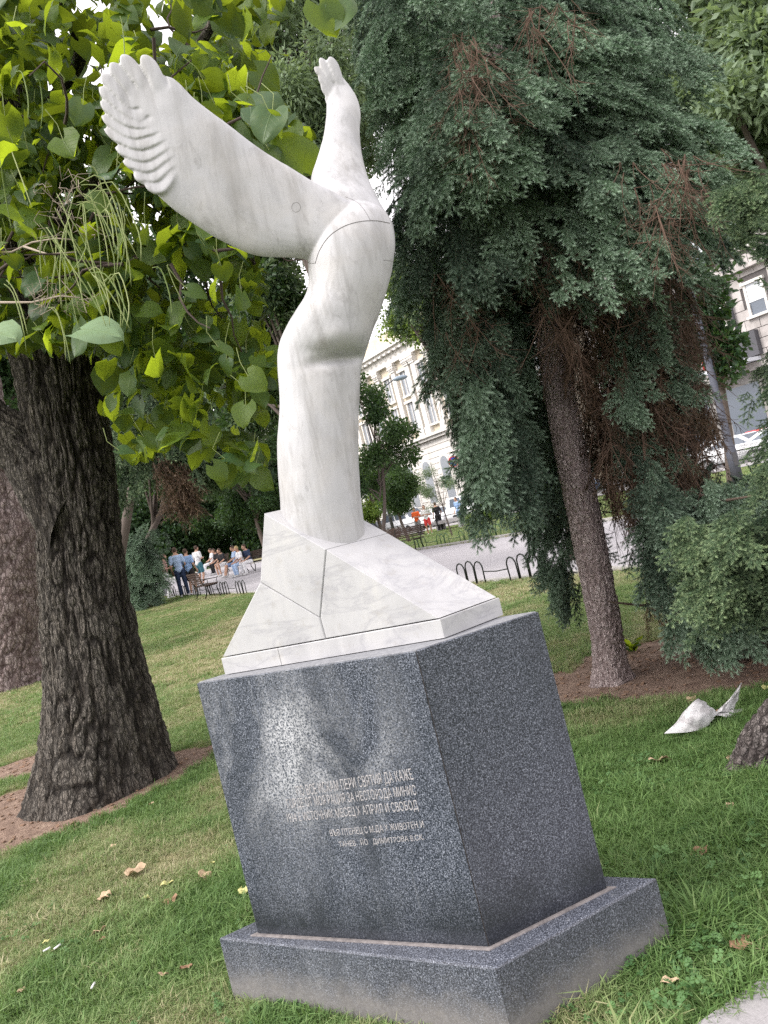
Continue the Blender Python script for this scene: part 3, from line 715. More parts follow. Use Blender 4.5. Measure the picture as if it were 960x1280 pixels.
# ------------------------------------------------------------------ trunks
def ridged(u, z, nu, nz, seed, per):
    wx = (vnoise(u*nu*.5, z*nz*.8, 0, seed+1, int(per*.5) or 1)-.5)*1.6
    a = vnoise(u*nu+wx*1.0, z*nz, 0, seed, 0)
    return a
def trunk(name, secs, mat, parent, rows=260, k=150, nu=20, nz=3.2, amp=.03, fine=.006, seed=1, flare=None, root=0, part=True, plates=False):
    S = cr(np.array(secs, float), rows)
    Lp = np.array([P(a[0], a[1], a[4]) for a in S]); Rp = np.array([P(a[2], a[3], a[4]) for a in S])
    C = (Lp+Rp)/2; A = (Rp-Lp)/2; rad = np.linalg.norm(A, axis=1)
    Tn = np.gradient(C, axis=0); Tn /= np.linalg.norm(Tn, axis=1)[:, None]; A /= rad[:, None]; B = np.cross(Tn, A); B /= np.linalg.norm(B, axis=1)[:, None]
    ln = np.concatenate([[0], np.cumsum(np.linalg.norm(np.diff(C, axis=0), axis=1))])
    th = np.linspace(0, 2*np.pi, k, endpoint=False)
    TH, ZZ = np.meshgrid(th, ln)
    # ridges sampled on a circle so they close without a seam
    cu, su = np.cos(TH)*nu/6.283, np.sin(TH)*nu/6.283
    wq = vnoise(cu*.6, su*.6, ZZ*nz*.7, seed+9)*2
    r1 = 1-np.abs(2*vnoise(cu+wq*.5, su+wq*.5, ZZ*nz, seed)-1); r2 = 1-np.abs(2*vnoise(cu*2+wq, su*2, ZZ*nz*(2.0 if not plates else 3.5), seed+3)-1)
    r3 = vnoise(cu*4, su*4, ZZ*nz*6, seed+5)
    crest = np.clip((1-r1)*2.6, 0, 1)*.62+np.clip((1-r2)*2.4, 0, 1)*.38 if not plates else np.clip(1-(.6*r1**3+.55*r2**3), 0, 1)
    r4 = vnoise(cu*9, su*9, ZZ*nz*9, seed+8); disp = (crest-.6)*amp+(r3-.5)*fine+(r4-.5)*fine*.7 + (vnoise(np.cos(TH)*1.2, np.sin(TH)*1.2, ZZ*1.2, seed+7)-.5)*rad[:, None]*.22
    if root: 
        e = np.exp(-ln/.35)[:, None] if root > 0 else 0
        disp = disp + e*rad[:, None]*.09*np.cos(TH*5+seed)
    RR = rad[:, None]+disp
    V = C[:, None, :]+RR[..., None]*(A[:, None, :]*np.cos(TH)[..., None]+B[:, None, :]*np.sin(TH)[..., None])
    i, j = np.meshgrid(np.arange(rows-1), np.arange(k), indexing='ij')
    F = np.stack([i*k+j, i*k+(j+1) % k, (i+1)*k+(j+1) % k, (i+1)*k+j], -1).reshape(-1, 4)
    me = mesh(name, V.reshape(-1, 3)-offs(parent), F, mat, True)
    a = me.attributes.new('crest', 'FLOAT', 'POINT'); a.data.foreach_set('value', np.clip((crest-np.percentile(crest, 8))/(np.percentile(crest, 80)-np.percentile(crest, 8)), 0, 1).ravel().astype(np.float32))
    return link(name, me, parent)

cat = empty('catalpa_tree', (*G_CAT[:2], 0), 'big catalpa with dark furrowed trunk, broad heart-shaped leaves and hanging pods left of the sculpture', 'tree')
Zc = G_CAT[1]
trunk('trunk', [(-5, 1065, 275, 1010, Zc), (16, 1032, 240, 982, Zc), (32, 1003, 222, 962, Zc), (44, 958, 204, 930, Zc), (54, 900, 190, 880, Zc), (57, 850, 180, 835, Zc), (54, 790, 168, 775, Zc), (52, 730, 156, 720, Zc), (50, 670, 148, 655, Zc), (46, 600, 141, 590, Zc),
                (38, 540, 134, 530, Zc), (28, 480, 126, 470, Zc), (15, 420, 118, 410, Zc), (0, 350, 98, 340, Zc), (-18, 260, 72, 250, Zc), (-40, 160, 48, 150, Zc), (-60, 60, 22, 50, Zc), (-85, -60, -5, -70, Zc)],
      BARKD, cat, 640, 330, 46, 4.6, .042, .010, 1, root=1)
trunk('limb', [(75, 700, 110, 600, Zc), (38, 640, 82, 560, Zc), (8, 588, 45, 528, Zc), (-30, 565, 0, 502, Zc), (-90, 520, -60, 450, Zc), (-190, 420, -150, 350, Zc)], BARKD, cat, 200, 150, 26, 4.6, .03, .008, 5)
trunk('limb', [(60, 330, 100, 330, Zc), (90, 260, 115, 268, Zc-.5), (140, 190, 156, 202, Zc-1.0), (190, 130, 200, 142, Zc-1.3), (240, 60, 250, 68, Zc-1.6), (290, -20, 296, -14, Zc-1.8)], BARKD, cat, 60, 30, 10, 3, .008, .003, 6)
trunk('limb', [(20, 200, 50, 200, Zc), (60, 120, 80, 128, Zc-.7), (95, 60, 106, 70, Zc-1.2), (70, 10, 80, 12, Zc-1.6), (30, -60, 38, -58, Zc-2)], BARKD, cat, 60, 30, 10, 3, .008, .003, 7)
trunk('limb', [(80, 420, 118, 430, Zc), (130, 400, 140, 420, Zc+.2), (190, 440, 196, 452, Zc+.2), (250, 470, 254, 480, Zc)], BARKD, cat, 60, 30, 10, 3, .006, .003, 8)

plane = empty('plane_tree', (*P(22, 840, 12.5)[:2], 0), 'thick tree with mottled reddish grey bark partly hidden behind the catalpa at left edge', 'tree')
_zp = G(22, 850)[1]*.86
trunk('trunk', [(-50, 905, 75, 865, _zp), (-30, 870, 62, 842, _zp), (-22, 820, 52, 800, _zp), (-25, 740, 48, 725, _zp), (-32, 660, 40, 650, _zp), (-45, 590, 20, 575, _zp), (-70, 500, 0, 490, _zp), (-95, 400, -30, 390, _zp)], BARKP, plane, 240, 180, 26, 3, .05, .02, 12, root=1)

spr = empty('weeping_spruce', (*G_SPR[:2], 0), 'old spruce with pinkish grey flaky trunk and long drooping blue-green boughs right of the sculpture', 'tree')
Zs = G_SPR[1]
trunk('trunk', [(725, 885, 815, 865, Zs), (738, 858, 795, 848, Zs), (741, 830, 783, 825, Zs), (737, 790, 777, 785, Zs), (728, 740, 768, 734, Zs), (718, 690, 758, 682, Zs), (709, 640, 748, 632, Zs), (699, 590, 737, 582, Zs), (689, 540, 726, 532, Zs),
                (680, 490, 716, 484, Zs), (673, 440, 708, 434, Zs), (666, 390, 700, 385, Zs), (650, 320, 684, 314, Zs), (632, 220, 664, 215, Zs), (610, 100, 640, 95, Zs), (588, -20, 612, -25, Zs), (560, -160, 578, -165, Zs)],
      BARKS, spr, 640, 170, 34, 17, .018, .008, 21, root=1, plates=True)
spb = empty('young_spruce', (*G(905, 815)[:2], 0), 'low dense spruce with green tips sweeping to the ground at the right edge', 'tree')
Zb = G(905, 815)[1]
trunk('trunk', [(890, 830, 905, 828, Zb), (882, 790, 896, 788, Zb), (866, 700, 880, 698, Zb), (840, 590, 852, 588, Zb), (815, 470, 826, 468, Zb), (790, 350, 798, 348, Zb)], BARKS, spb, 120, 40, 14, 10, .006, .003, 22, plates=True)
lean = empty('leaning_trunk', (*G(920, 955)[:2], 0), 'short stretch of rough dark trunk leaning out of the photo at the lower right edge', 'tree trunk')
Zl = G(930, 960)[1]
trunk('trunk', [(905, 966, 975, 1010, Zl), (918, 948, 980, 985, Zl), (932, 918, 992, 962, Zl), (954, 890, 1015, 940, Zl-.03), (985, 850, 1048, 905, Zl-.08), (1060, 780, 1120, 840, Zl-.15), (1150, 690, 1210, 750, Zl-.2)], BARKL, lean, 220, 160, 28, 9, .026, .012, 33, root=1)

# ------------------------------------------------------------------ foliage prototypes
def leafmesh(kind='heart', nx=6, ny=7, seed=0, curl=.25):
    r = np.random.default_rng(seed); V = []; UV = []
    for i in range(ny+1):
        t = i/ny
        if kind == 'heart': w = (.56*math.sin(math.pi*t**.72)**.62*(1-.12*t) if t < .93 else .09)+.02 if 0 < t < 1 else (.20 if t == 0 else .0)
        elif kind == 'oval': w = .28*math.sin(math.pi*t)**.8+.004
        else: w = .5*math.sin(math.pi*t)
        for j in range(nx+1):
            u = j/nx*2-1
            w = w*(1+.06*math.sin(t*13+seed*2+(3 if u > 0 else 0))*abs(u)); x = u*w; y = t - (.16*abs(u)**1.5*(1-t)**2*2.2 if kind == 'heart' else 0)
            z = abs(x)*.28 - curl*t*t*.6 + .07*math.sin(7*t+u*4+seed)*abs(u) - abs(u)**2*.10*(seed % 3)*.5
            V.append((x, y, z)); UV.append((u*w*.9+.5, t))
    n = nx+1
    F = [(i*n+j, i*n+j+1, (i+1)*n+j+1, (i+1)*n+j) for i in range(ny) for j in range(nx)]
    return V, F, UV
cleaves = []
for s in range(5):
    V_, F_, U_ = leafmesh('heart', 6, 7, s, .15+.12*s); cleaves.append(mesh('leaf', V_, F_, LEAF, True, None, U_))
V_, F_, U_ = leafmesh('heart', 6, 7, 2, .3); paleleaf = mesh('leaf', V_, F_, LEAFPALE, True, None, U_)
cl_inst = []
for s in range(3):
    V_, F_, U_ = leafmesh('heart', 4, 4, s, .2+.15*s); cl_inst.append(proto('catalpa_leaf', V_, F_, LEAFI, None, True, U_))

def inpoly(x, y, poly):
    c = False; n = len(poly)
    for i in range(n):
        x1, y1 = poly[i]; x2, y2 = poly[i-1]
        if (y1 > y) != (y2 > y) and x < (x2-x1)*(y-y1)/(y2-y1)+x1: c = not c
    return c
def samp(poly, n, seed=0, dens=None):
    r = np.random.default_rng(seed); a = np.array(poly); lo, hi = a.min(0), a.max(0); out = []
    while len(out) < n:
        x, y = r.uniform(lo, hi)
        if inpoly(x, y, poly) and (dens is None or r.random() < dens(x, y)): out.append((x, y))
    return np.array(out)

# catalpa crown
CP = [(-60, -60), (420, -60), (345, 10), (345, 70), (300, 118), (352, 130), (384, 170), (376, 212), (330, 200), (290, 190), (300, 290), (330, 360), (338, 450), (326, 520), (322, 600), (270, 590), (215, 540), (160, 580), (130, 520), (128, 440), (60, 425), (-60, 440)]
r_ = np.random.default_rng(5)
def catdens(x, y):
    d = 1.0
    if y > 430 and x < 150: d = .25
    if y > 330 and x > 200: d *= .75
    if y < 110 and 60 < x < 330: d *= .42
    if y < 60: d *= .8
    return d
fl = samp(CP, 300, 3, catdens)
def leafrot(k):
    az = r_.uniform(0, 6.28); droop = r_.uniform(.15, 1.1)
    D = Vector((math.cos(az)*math.cos(droop), math.sin(az)*math.cos(droop), -math.sin(droop)))
    N = Vector((r_.normal(0, .35), -.55+r_.normal(0, .4), .8)).normalized()
    Xa = D.cross(N).normalized(); Zx = Xa.cross(D)
    return Matrix((Xa, D, Zx)).transposed()
cb = Vector(offs(cat))
stemb = MB()
for k, (x, y) in enumerate(fl):
    Z = r_.uniform(3.8, 6.0)
    if 300 < x < 400 and 100 < y < 260: Z = r_.uniform(3.4, 3.9)
    L_ = r_.uniform(.08, .155)
    M3 = leafrot(k); Dv = M3.col[1]
    base = P(x, y, Z)-np.array(Dv)*L_*.5
    o = link('leaf', cleaves[k % 5], cat); o.location = tuple(base-np.array(cb)); o.rotation_euler = M3.to_euler(); o.scale = (L_*1.05, L_, L_)
    t0 = base; t1 = base-np.array(Dv)*.05+np.array((0, 0, .05)); t2 = t1+np.array((r_.normal(0, .03), r_.normal(0, .03), .07)); stemb.tube([t0, t1, t2], [.0016, .0018, .0022], 4, False)
for (x, y, L_, D, N, me_) in [(-2, 415, .20, (.75, -.5, -.25), (0, -.5, .8), paleleaf), (125, 412, .20, (.85, -.3, -.28), (.1, -.6, .8), paleleaf), (338, 143, .17, (.6, -.2, -.65), (-.1, -.9, .3), cleaves[1]), (362, 190, .20, (-.3, -.3, .7), (.1, -1, .15), cleaves[3]),
                               (410, 25, .15, (.3, 0, -.9), (0, -1, .2), cleaves[0]), (428, 5, .14, (.5, 0, .5), (0, -1, .2), cleaves[2])]:
    D = Vector(D).normalized(); Xa = D.cross(Vector(N)).normalized(); M3 = Matrix((Xa, D, Xa.cross(D))).transposed(); Z = 3.5
    o = link('leaf', me_, cat); o.location = tuple(P(x, y, Z)-np.array(D)*L_*.5-np.array(cb)); o.rotation_euler = M3.to_euler(); o.scale = (L_*1.05, L_, L_)
stemb.build('leaf_stalks', POD, cat, True, kind='stuff')
def leafmass(name, parent, pts, L0, L1, protos, droop=(.1, 1.1), kind='stuff', tint=None, up=.8):
    n = len(pts); az = rng.uniform(0, 6.28, n); dr = rng.uniform(*droop, n)
    D = np.stack([np.cos(az)*np.cos(dr), np.sin(az)*np.cos(dr), -np.sin(dr)], 1); N = np.stack([rng.normal(0, .4, n), -.3+rng.normal(0, .4, n), up+0*az], 1)
    return scatter(name, pts, D, N, rng.uniform(L0, L1, n), protos, tint, parent, kind=kind)
m_ = samp(CP, 6500, 9, lambda x, y: catdens(x, y)*(1 if y < 430 or x > 130 else 0)*(1 if vnoise(x/38, y/38, 0, 71) > .42 else .06)); Zr = rng.uniform(4.2, 8.2, len(m_))
leafmass('leaf_mass', cat, np.array([P(x, y, z) for (x, y), z in zip(m_, Zr)]), .075, .15, cl_inst)
# the crown above and around, outside the picture
nn = 1600; q = rng.normal(0, 1, (nn, 3)); q /= np.linalg.norm(q, axis=1)[:, None]
pts = np.array([-3.4, 6.6, 5.6])+q*np.array([2.8, 2.6, 1.7])*rng.uniform(.5, 1, nn)[:, None]
pv = (pts-CAM); zz = pv@Fv; ppx = 480+FOC*(pv@rv)/zz; ppy = 640-FOC*(pv@av)/zz
keep = ~((ppx > 330) & (ppy > -30)) | (zz < 0); keep &= ~((ppy > 200)&(ppx>-50))
keep &= ~((ppy > -30)&(ppx>60)&(rng.random(nn) < .75))
leafmass('upper_crown', cat, pts[keep], .13, .22, cl_inst)
# twigs
mb = MB()
for a in [[(-10, 316, 3.9), (15, 315, 3.9), (40, 303, 3.85), (70, 298, 3.8), (95, 300, 3.8)], [(30, 308, 3.87), (60, 318, 3.8), (95, 315, 3.75)], [(-10, 378, 3.8), (40, 378, 3.75), (75, 370, 3.7), (100, 372, 3.65)]]:
    mb.tube([P(*p) for p in a], np.linspace(.006, .003, len(a)), 6)
for k in range(70):
    x, y = r_.uniform(40, 125), r_.choice([r_.uniform(225, 300), r_.uniform(365, 385)]); Z = r_.uniform(3.6, 3.9); p = [P(x, y, Z)]
    for _ in range(3): p.append(p[-1]+r_.normal(0, .03, 3))
    mb.tube(p, [.002, .0016, .0012, .001], 4, False)
mb.build('seed_twigs', TWIGL, cat, True, kind='stuff')
mb = MB()
for k in range(60):
    x, y = fl[r_.integers(0, len(fl))]; y = min(y, 330); Z = r_.uniform(3.9, 5.5); p = [P(x, y, Z)]; d = r_.normal(0, 1, 3)*np.array([1, .6, .7]); d /= np.linalg.norm(d)
    for _ in range(5): d = d+r_.normal(0, .35, 3); d /= np.linalg.norm(d); p.append(p[-1]+d*.11)
    mb.tube(p, np.linspace(.010, .003, 6), 5, False)
mb.build('twigs', plain('dark_twig', (.07, .05, .045), .9), cat, True, kind='stuff')
# hanging seed pods
def pod(a, b, bow, Z, r=.0028):
    A, B = P(a[0], a[1], Z), P(b[0], b[1], Z+r_.normal(0, .05)); m1 = A*.67+B*.33+np.array((bow*.03, 0, .05*abs(bow)+.02)); m2 = A*.3+B*.7+np.array((bow*.028, 0, .03)); m = MB(); c = cr([A, m1, m2, B], 10)
    m.tube(c, r*np.array([.5, .8, 1, 1, 1, 1, 1, .9, .7, .3]), 5); m.build('seed_pod', POD, cat, True)
for k in range(11): pod((r_.uniform(62, 112), r_.uniform(225, 280)), (r_.uniform(60, 185), r_.uniform(340, 400)), r_.uniform(-2, 3), r_.uniform(3.5, 3.8))
for k in range(9): pod((r_.uniform(95, 130), r_.uniform(225, 275)), (r_.uniform(120, 178), r_.uniform(300, 350)), r_.uniform(0, 3), r_.uniform(3.5, 3.8))
for k in range(8): pod((r_.uniform(45, 90), r_.uniform(270, 300)), (r_.uniform(40, 110), r_.uniform(330, 400)), r_.uniform(-1, 1), r_.uniform(3.6, 3.9))
for k in range(8): pod((r_.uniform(105, 135), r_.uniform(325, 360)), (r_.uniform(130, 165), r_.uniform(395, 425)), r_.uniform(0, 2), r_.uniform(3.4, 3.6))
for a, b in [((60, 385), (82, 450)), ((64, 385), (88, 455)), ((5, 355), (33, 440)), ((8, 350), (35, 420)), ((15, 190), (40, 260)), ((0, 200), (15, 290)), ((110, 205), (135, 290)), ((190, 335), (215, 395)), ((210, 330), (230, 380)), ((95, 340), (130, 400)), ((20, 90), (35, 150)), ((45, 100), (50, 165)), ((150, 20), (155, 95)), ((232, 100), (240, 170)), ((187, 120), (190, 190))]:
    pod(a, b, r_.uniform(-.5, 1), r_.uniform(3.4, 3.9))

# ------------------------------------------------------------------ spruce sprays
def spray(seed, mats, nshoot=7, fill=1.0, needle=.082, wid=.0125, hang=.0):
    r = np.random.default_rng(seed); V = []; F = []; MI = []; TP = []
    def tri(a, b, c, m, tp=0.0): n = len(V); V.extend([a, b, c]); F.append((n, n+1, n+2)); MI.append(m); TP.extend([tp]*3)
    def shoot(A, D, L, cnt):
        D = D/np.linalg.norm(D); up = np.array([0, 0, 1.]); S = np.cross(D, up); S /= np.linalg.norm(S); U = np.cross(S, D)
        for k in range(3):   # stem
            a1, a2 = k*2.094, (k+1)*2.094; r0 = .005
            c = lambda a: (S*math.cos(a)+U*math.sin(a))*r0
            tri(A+c(a1), A+c(a2), A+D*L, 1)
        for k in range(cnt):
            t = (k+r.random())/cnt; ph = r.uniform(0, 6.283); b = A+D*L*t
            o = S*math.cos(ph)+U*(math.sin(ph)*.8+.25); d = o*.85+D*(.75+.5*t); d /= np.linalg.norm(d); q = np.cross(d, r.normal(0, 1, 3)); q /= np.linalg.norm(q)
            l = needle*(r.uniform(.8, 1.15)); tri(b-q*wid/2, b+q*wid/2, b+d*l, 0, t)
    axis = [np.zeros(3)]; D = np.array([0, 1, .05])
    for k in range(6): D = D+r.normal(0, .07, 3)+np.array([0, 0, -.05+hang]); D /= np.linalg.norm(D); axis.append(axis[-1]+D/6)
    for k in range(6): shoot(axis[k], axis[k+1]-axis[k], 1/6, int(26*fill))
    for k in range(nshoot):
        t = .08+.86*k/nshoot; i = int(t*6); A = axis[i]+(axis[i+1]-axis[i])*(t*6-i); sd = 1 if k % 2 else -1
        L = (.40-.27*t)*r.uniform(.8, 1.15); D = np.array([sd*r.uniform(.6, 1.0), r.uniform(.6, .95), r.uniform(-.3, .12)])
        shoot(A, D, L, int(80*L/.3*fill))
        if L > .2: shoot(A+D/np.linalg.norm(D)*L*.4, np.array([D[0]*.2, 1, D[2]-.1]), L*.5, int(40*L/.3*fill)); 
    return np.array(V), np.array(F), MI, TP
def sprayset(nm, mats, n=3, **kw):
    out = []
    for s in range(n):
        V_, F_, MI_, TP_ = spray(40+s, mats, **kw); o = proto(nm, V_, F_, mats, MI_); a = o.data.attributes.new('tip', 'FLOAT', 'POINT'); a.data.foreach_set('value', np.array(TP_, np.float32)); out.append(o)
    return out
SP_B = sprayset('blue_spray', [NEED, TWIG]); SP_G = sprayset('green_spray', [NEEDG, TWIG]); SP_D = sprayset('dry_spray', [NEEDD, DEAD], 2, nshoot=9, fill=.35)
def deadtwigs(nm, seed):
    r = np.random.default_rng(seed); m = MB(); p = [np.zeros(3)]; d = np.array([0, 1., 0])
    for k in range(7): d = d+r.normal(0, .12, 3); d /= np.linalg.norm(d); p.append(p[-1]+d/7)
    m.tube(p, np.linspace(.009, .003, 8), 4, False)
    for k in range(9):
        a = p[r.integers(0, 7)]; dd_ = np.array([r.normal(0, .8), 1, r.normal(0, .6)]); dd_ /= np.linalg.norm(dd_); q = [a]
        for _ in range(3): dd_ = dd_+r.normal(0, .25, 3); dd_ /= np.linalg.norm(dd_); q.append(q[-1]+dd_*r.uniform(.06, .16))
        m.tube(q, [.005, .004, .003, .002], 3, False)
    return proto(nm, m.V, m.F, DEAD)
TW = [deadtwigs('dead_twigs', s) for s in (1, 2, 3)]
def unit(v): v = np.asarray(v, float); return v/np.linalg.norm(v)
def boughs(clumps, per, protos, name, parent, sz=(.22, .34), spread=1.0, tint=.5, seed=0, axisxy=None, **kw):
    """clumps: (px,py,Z,lenpx): bough ends, shingled sprays laid out from the bough downwards and outwards"""
    r = np.random.default_rng(seed); Pn, Dn, Nn_, Sc, Ti = [], [], [], [], []
    for (x, y, Z, ln, *dirs) in clumps:
        tip = P(x, y, Z); L = ln*Z/FOC
        out = unit([tip[0]-axisxy[0], tip[1]-axisxy[1], 0]) if axisxy is not None else unit([0, -1, 0])
        out = unit(out+np.array([r.normal(0, .35), -.25, 0])); d = unit(out*(dirs[0] if dirs else .55)+np.array([0, 0, -1]))
        side = unit(np.cross(d, [0, 0, 1.])); nrm = np.cross(side, d); nrm = nrm if nrm[2] > 0 else -nrm; tt = r.uniform(-.45, .4)
        for k in range(per):
            t = r.random()**.8; wdt = (.30+.5*t*(1-t)*2)*L*.5*spread
            s_ = r.normal(0, .5); p = tip-d*L*(1-t)+side*s_*wdt+nrm*(r.normal(0, .04)-.10*abs(s_)*L)+np.array([0, 0, -.12*L*t*t])
            dd_ = unit(d+side*s_*.55+out*.25+r.normal(0, .16, 3)); Pn.append(p); Dn.append(dd_); Nn_.append(unit(nrm+r.normal(0, .2, 3))); Sc.append(r.uniform(*sz)); Ti.append(np.clip(tint+tt+r.normal(0, .15)+.25*(t-.5), 0, 1))
    return scatter(name, Pn, Dn, Nn_, np.array(Sc), protos, Ti, parent, kind='stuff', **kw)

SA = G_SPR[:2]
# outline of the drooping crown, clumps spread through its depth
PA = [(445, -80), (452, 60), (480, 120), (495, 200), (492, 290), (528, 350), (540, 440), (570, 520), (592, 590), (640, 640), (690, 690), (720, 690), (730, 560), (700, 470), (690, 380), (760, 330), (840, 300), (880, 300), (905, 240), (895, 120), (870, 20), (830, -80)]
r = np.random.default_rng(77)
cl = []
for (x, y) in samp(PA, 180, 21):
    hw = 230 if y < 320 else 120; t = abs((x-(665+ (y-400)*.19))/hw); depth = 1.5*math.sqrt(max(.05, 1-min(1, t)**2))
    Z = Zs-depth*r.uniform(-.7, 1.0); tx = 665+(y-400)*.19
    if y > 330 and abs(x-tx) < 50: Z = Zs+r.uniform(.35, 1.0)
    cl.append((x, y+40, Z, r.uniform(70, 130)))
boughs(cl, 22, SP_B, 'crown', spr, axisxy=SA, seed=1, tint=.4)
# hero boughs with the light they catch put into a paler tint, from the photo
hero = [(765, 330, Zs-1.35, 150, .9), (800, 290, Zs-1.3, 130, .8), (850, 310, Zs-1.2, 120, .8), (760, 230, Zs-1.3, 110, .7), (830, 230, Zs-1.2, 110, .8), (780, 180, Zs-1.1, 100, .8), (640, 190, Zs-1.3, 120, .7), (660, 130, Zs-1.2, 110, .7), (590, 215, Zs-1.25, 120, .6),
        (700, 100, Zs-1.1, 110, .8), (560, 190, Zs-1.1, 100, .6), (760, 110, Zs-1.1, 110, .9), (830, 140, Zs-1.0, 110, .9), (870, 200, Zs-1.0, 100, .9), (900, 170, Zs-.9, 90, .9), (720, 40, Zs-1.1, 110, .8), (650, 50, Zs-1.0, 110, .8), (790, 60, Zs-1.0, 110, .9), (860, 80, Zs-.9, 100, .9),
        (510, 90, Zs-.7, 120, .5), (500, 190, Zs-.6, 130, .4), (540, 120, Zs-.9, 120, .5), (480, 40, Zs-.6, 110, .5), (590, 100, Zs-1.1, 110, .6), (560, 40, Zs-1.0, 110, .5), (880, 270, Zs-.9, 90, .9), (640, 290, Zs-1.0, 90, .5)]
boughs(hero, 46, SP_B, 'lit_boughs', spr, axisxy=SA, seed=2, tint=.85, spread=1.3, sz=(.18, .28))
# left curtain hanging down beside the trunk, olive and thinner
lc = [(525, 330, 100), (545, 400, 110), (565, 460, 110), (540, 290, 100), (585, 350, 110), (600, 430, 120), (610, 500, 120), (590, 560, 110), (620, 590, 110), (650, 620, 100), (640, 540, 120), (660, 660, 90), (676, 705, 70), (700, 735, 60), (640, 460, 110), (625, 390, 100), (570, 520, 100), (600, 300, 110), (650, 350, 90), (706, 748, 50)]
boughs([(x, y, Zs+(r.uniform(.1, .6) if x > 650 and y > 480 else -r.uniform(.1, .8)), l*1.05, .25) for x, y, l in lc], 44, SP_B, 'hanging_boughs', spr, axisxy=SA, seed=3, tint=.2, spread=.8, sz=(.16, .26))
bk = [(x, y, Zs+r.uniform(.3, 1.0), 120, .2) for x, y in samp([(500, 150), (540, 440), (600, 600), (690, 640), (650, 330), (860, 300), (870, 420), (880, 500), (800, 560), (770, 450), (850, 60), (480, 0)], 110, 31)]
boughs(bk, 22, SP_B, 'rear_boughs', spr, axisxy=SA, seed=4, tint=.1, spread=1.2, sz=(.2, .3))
# dead brown inner wood: dark curtain right of the trunk
dz = samp([(700, 330), (850, 310), (870, 420), (895, 540), (800, 600), (760, 640), (735, 560), (705, 440)], 380, 41)
D_ = np.array([unit([r.normal(0, .35), r.normal(0, .3), -1]) for _ in dz]); Pz_ = np.array([P(x, y, Zs+r.uniform(-.55, .7)) for x, y in dz])
scatter('dead_branches', Pz_, D_, r.normal(0, 1, (len(dz), 3)), r.uniform(.3, .65, len(dz)), TW, None, spr, kind='stuff')
dz = samp([(700, 340), (840, 310), (890, 520), (880, 580), (780, 640), (740, 560), (705, 440)], 620, 42)
D_ = np.array([unit([r.normal(0, .3), r.normal(0, .3), -1]) for _ in dz]); Pz_ = np.array([P(x, y, Zs+r.uniform(-.55, 1.1)) for x, y in dz])
scatter('dry_boughs', Pz_, D_, r.normal(0, 1, (len(dz), 3)), r.uniform(.2, .38, len(dz)), SP_D, r.random(len(dz))*.6, spr, kind='stuff')
dz = np.concatenate([samp([(560, 40), (610, 40), (600, 150), (555, 180)], 60, 43), samp([(770, 200), (790, 200), (860, 290), (820, 300)], 16, 47), samp([(820, 180), (870, 190), (880, 250), (840, 250)], 24, 48), samp([(650, 0), (740, 0), (730, 30), (660, 40)], 14, 44), samp([(540, 330), (600, 330), (600, 440), (560, 440)], 60, 45), samp([(650, 300), (740, 300), (720, 460), (680, 400)], 60, 46)])
D_ = np.array([unit([r.normal(0, .5), r.normal(0, .3), -1]) for _ in dz]); Pz_ = np.array([P(x, y, Zs-(r.uniform(1.2, 1.6) if y < 200 or x > 760 else r.uniform(.2, .8))) for x, y in dz])
scatter('bare_twigs', Pz_, D_, r.normal(0, 1, (len(dz), 3)), r.uniform(.25, .5, len(dz)), TW, None, spr, kind='stuff')
# limbs
mb = MB()
for k in range(34):
    x, y, Z, *_ = cl[r.integers(0, len(cl))]; y = min(y, 330); tip = P(x, y-50, Z); base = P(665+(y-470)*.19, y-40, Zs) if True else 0
    base = P(660+(y-480)*.2, y-60, Zs); tip = base*.3+tip*.7; mid = base*.45+tip*.55+np.array([0, 0, .12]); mb.tube(cr([base, mid, tip], 7), np.linspace(.026, .008, 7), 6, False)
mb.build('limbs', TWIG, spr, True, kind='stuff')
for k, (a, b, c) in enumerate([((785, 700), (800, 765), (770, 800)), ((760, 745), (800, 752), (830, 745))]): pass

# young spruce at the right
SB_ = G(905, 815)[:2]
PBp = [(825, 670), (835, 630), (860, 640), (910, 645), (965, 635), (1010, 630), (1010, 800), (940, 800), (880, 820), (860, 790), (835, 760), (820, 700)]
clb = [(x, y, Zb-r.uniform(-.5, 1.2), r.uniform(60, 110), .8) for x, y in samp(PBp, 95, 51)]
boughs(clb, 26, SP_B, 'crown', spb, axisxy=SB_, seed=6, tint=.4, sz=(.18, .3))
clb = [(x, y, Zb-r.uniform(.7, 1.9), r.uniform(70, 130), 2.6) for x, y in samp([(800, 690), (860, 670), (960, 660), (1000, 670), (1000, 750), (900, 750), (830, 710)], 24, 52)]
boughs(clb, 34, SP_G, 'tip_boughs', spb, axisxy=(3.4, 5.6), seed=7, tint=.5, spread=.9, sz=(.17, .26))
clb = [(x, y, Zb-r.uniform(-.3, .7), r.uniform(60, 100), .5) for x, y in samp([(740, 400), (860, 420), (880, 500), (800, 520), (830, 560), (850, 640), (865, 740), (845, 740), (835, 650), (800, 590), (765, 530)], 26, 53)]
boughs(clb, 26, SP_B, 'low_boughs', spb, axisxy=SB_, seed=8, tint=.3, spread=.8, sz=(.16, .26))
dz = np.concatenate([samp([(800, 700), (930, 720), (900, 850), (870, 800), (840, 790), (800, 760)], 130, 54), samp([(720, 470), (800, 560), (860, 590), (850, 700), (790, 690)], 130, 55)])
D_ = np.array([unit([r.normal(0, .3), r.normal(0, .3), -1]) for _ in dz]); Pz_ = np.array([P(x, y-10, Zb-r.uniform(-.5, .5)) for x, y in dz])
scatter('dead_twigs', Pz_, D_, r.normal(0, 1, (len(dz), 3)), r.uniform(.15, .34, len(dz)), TW+SP_D, None, spb, kind='stuff')
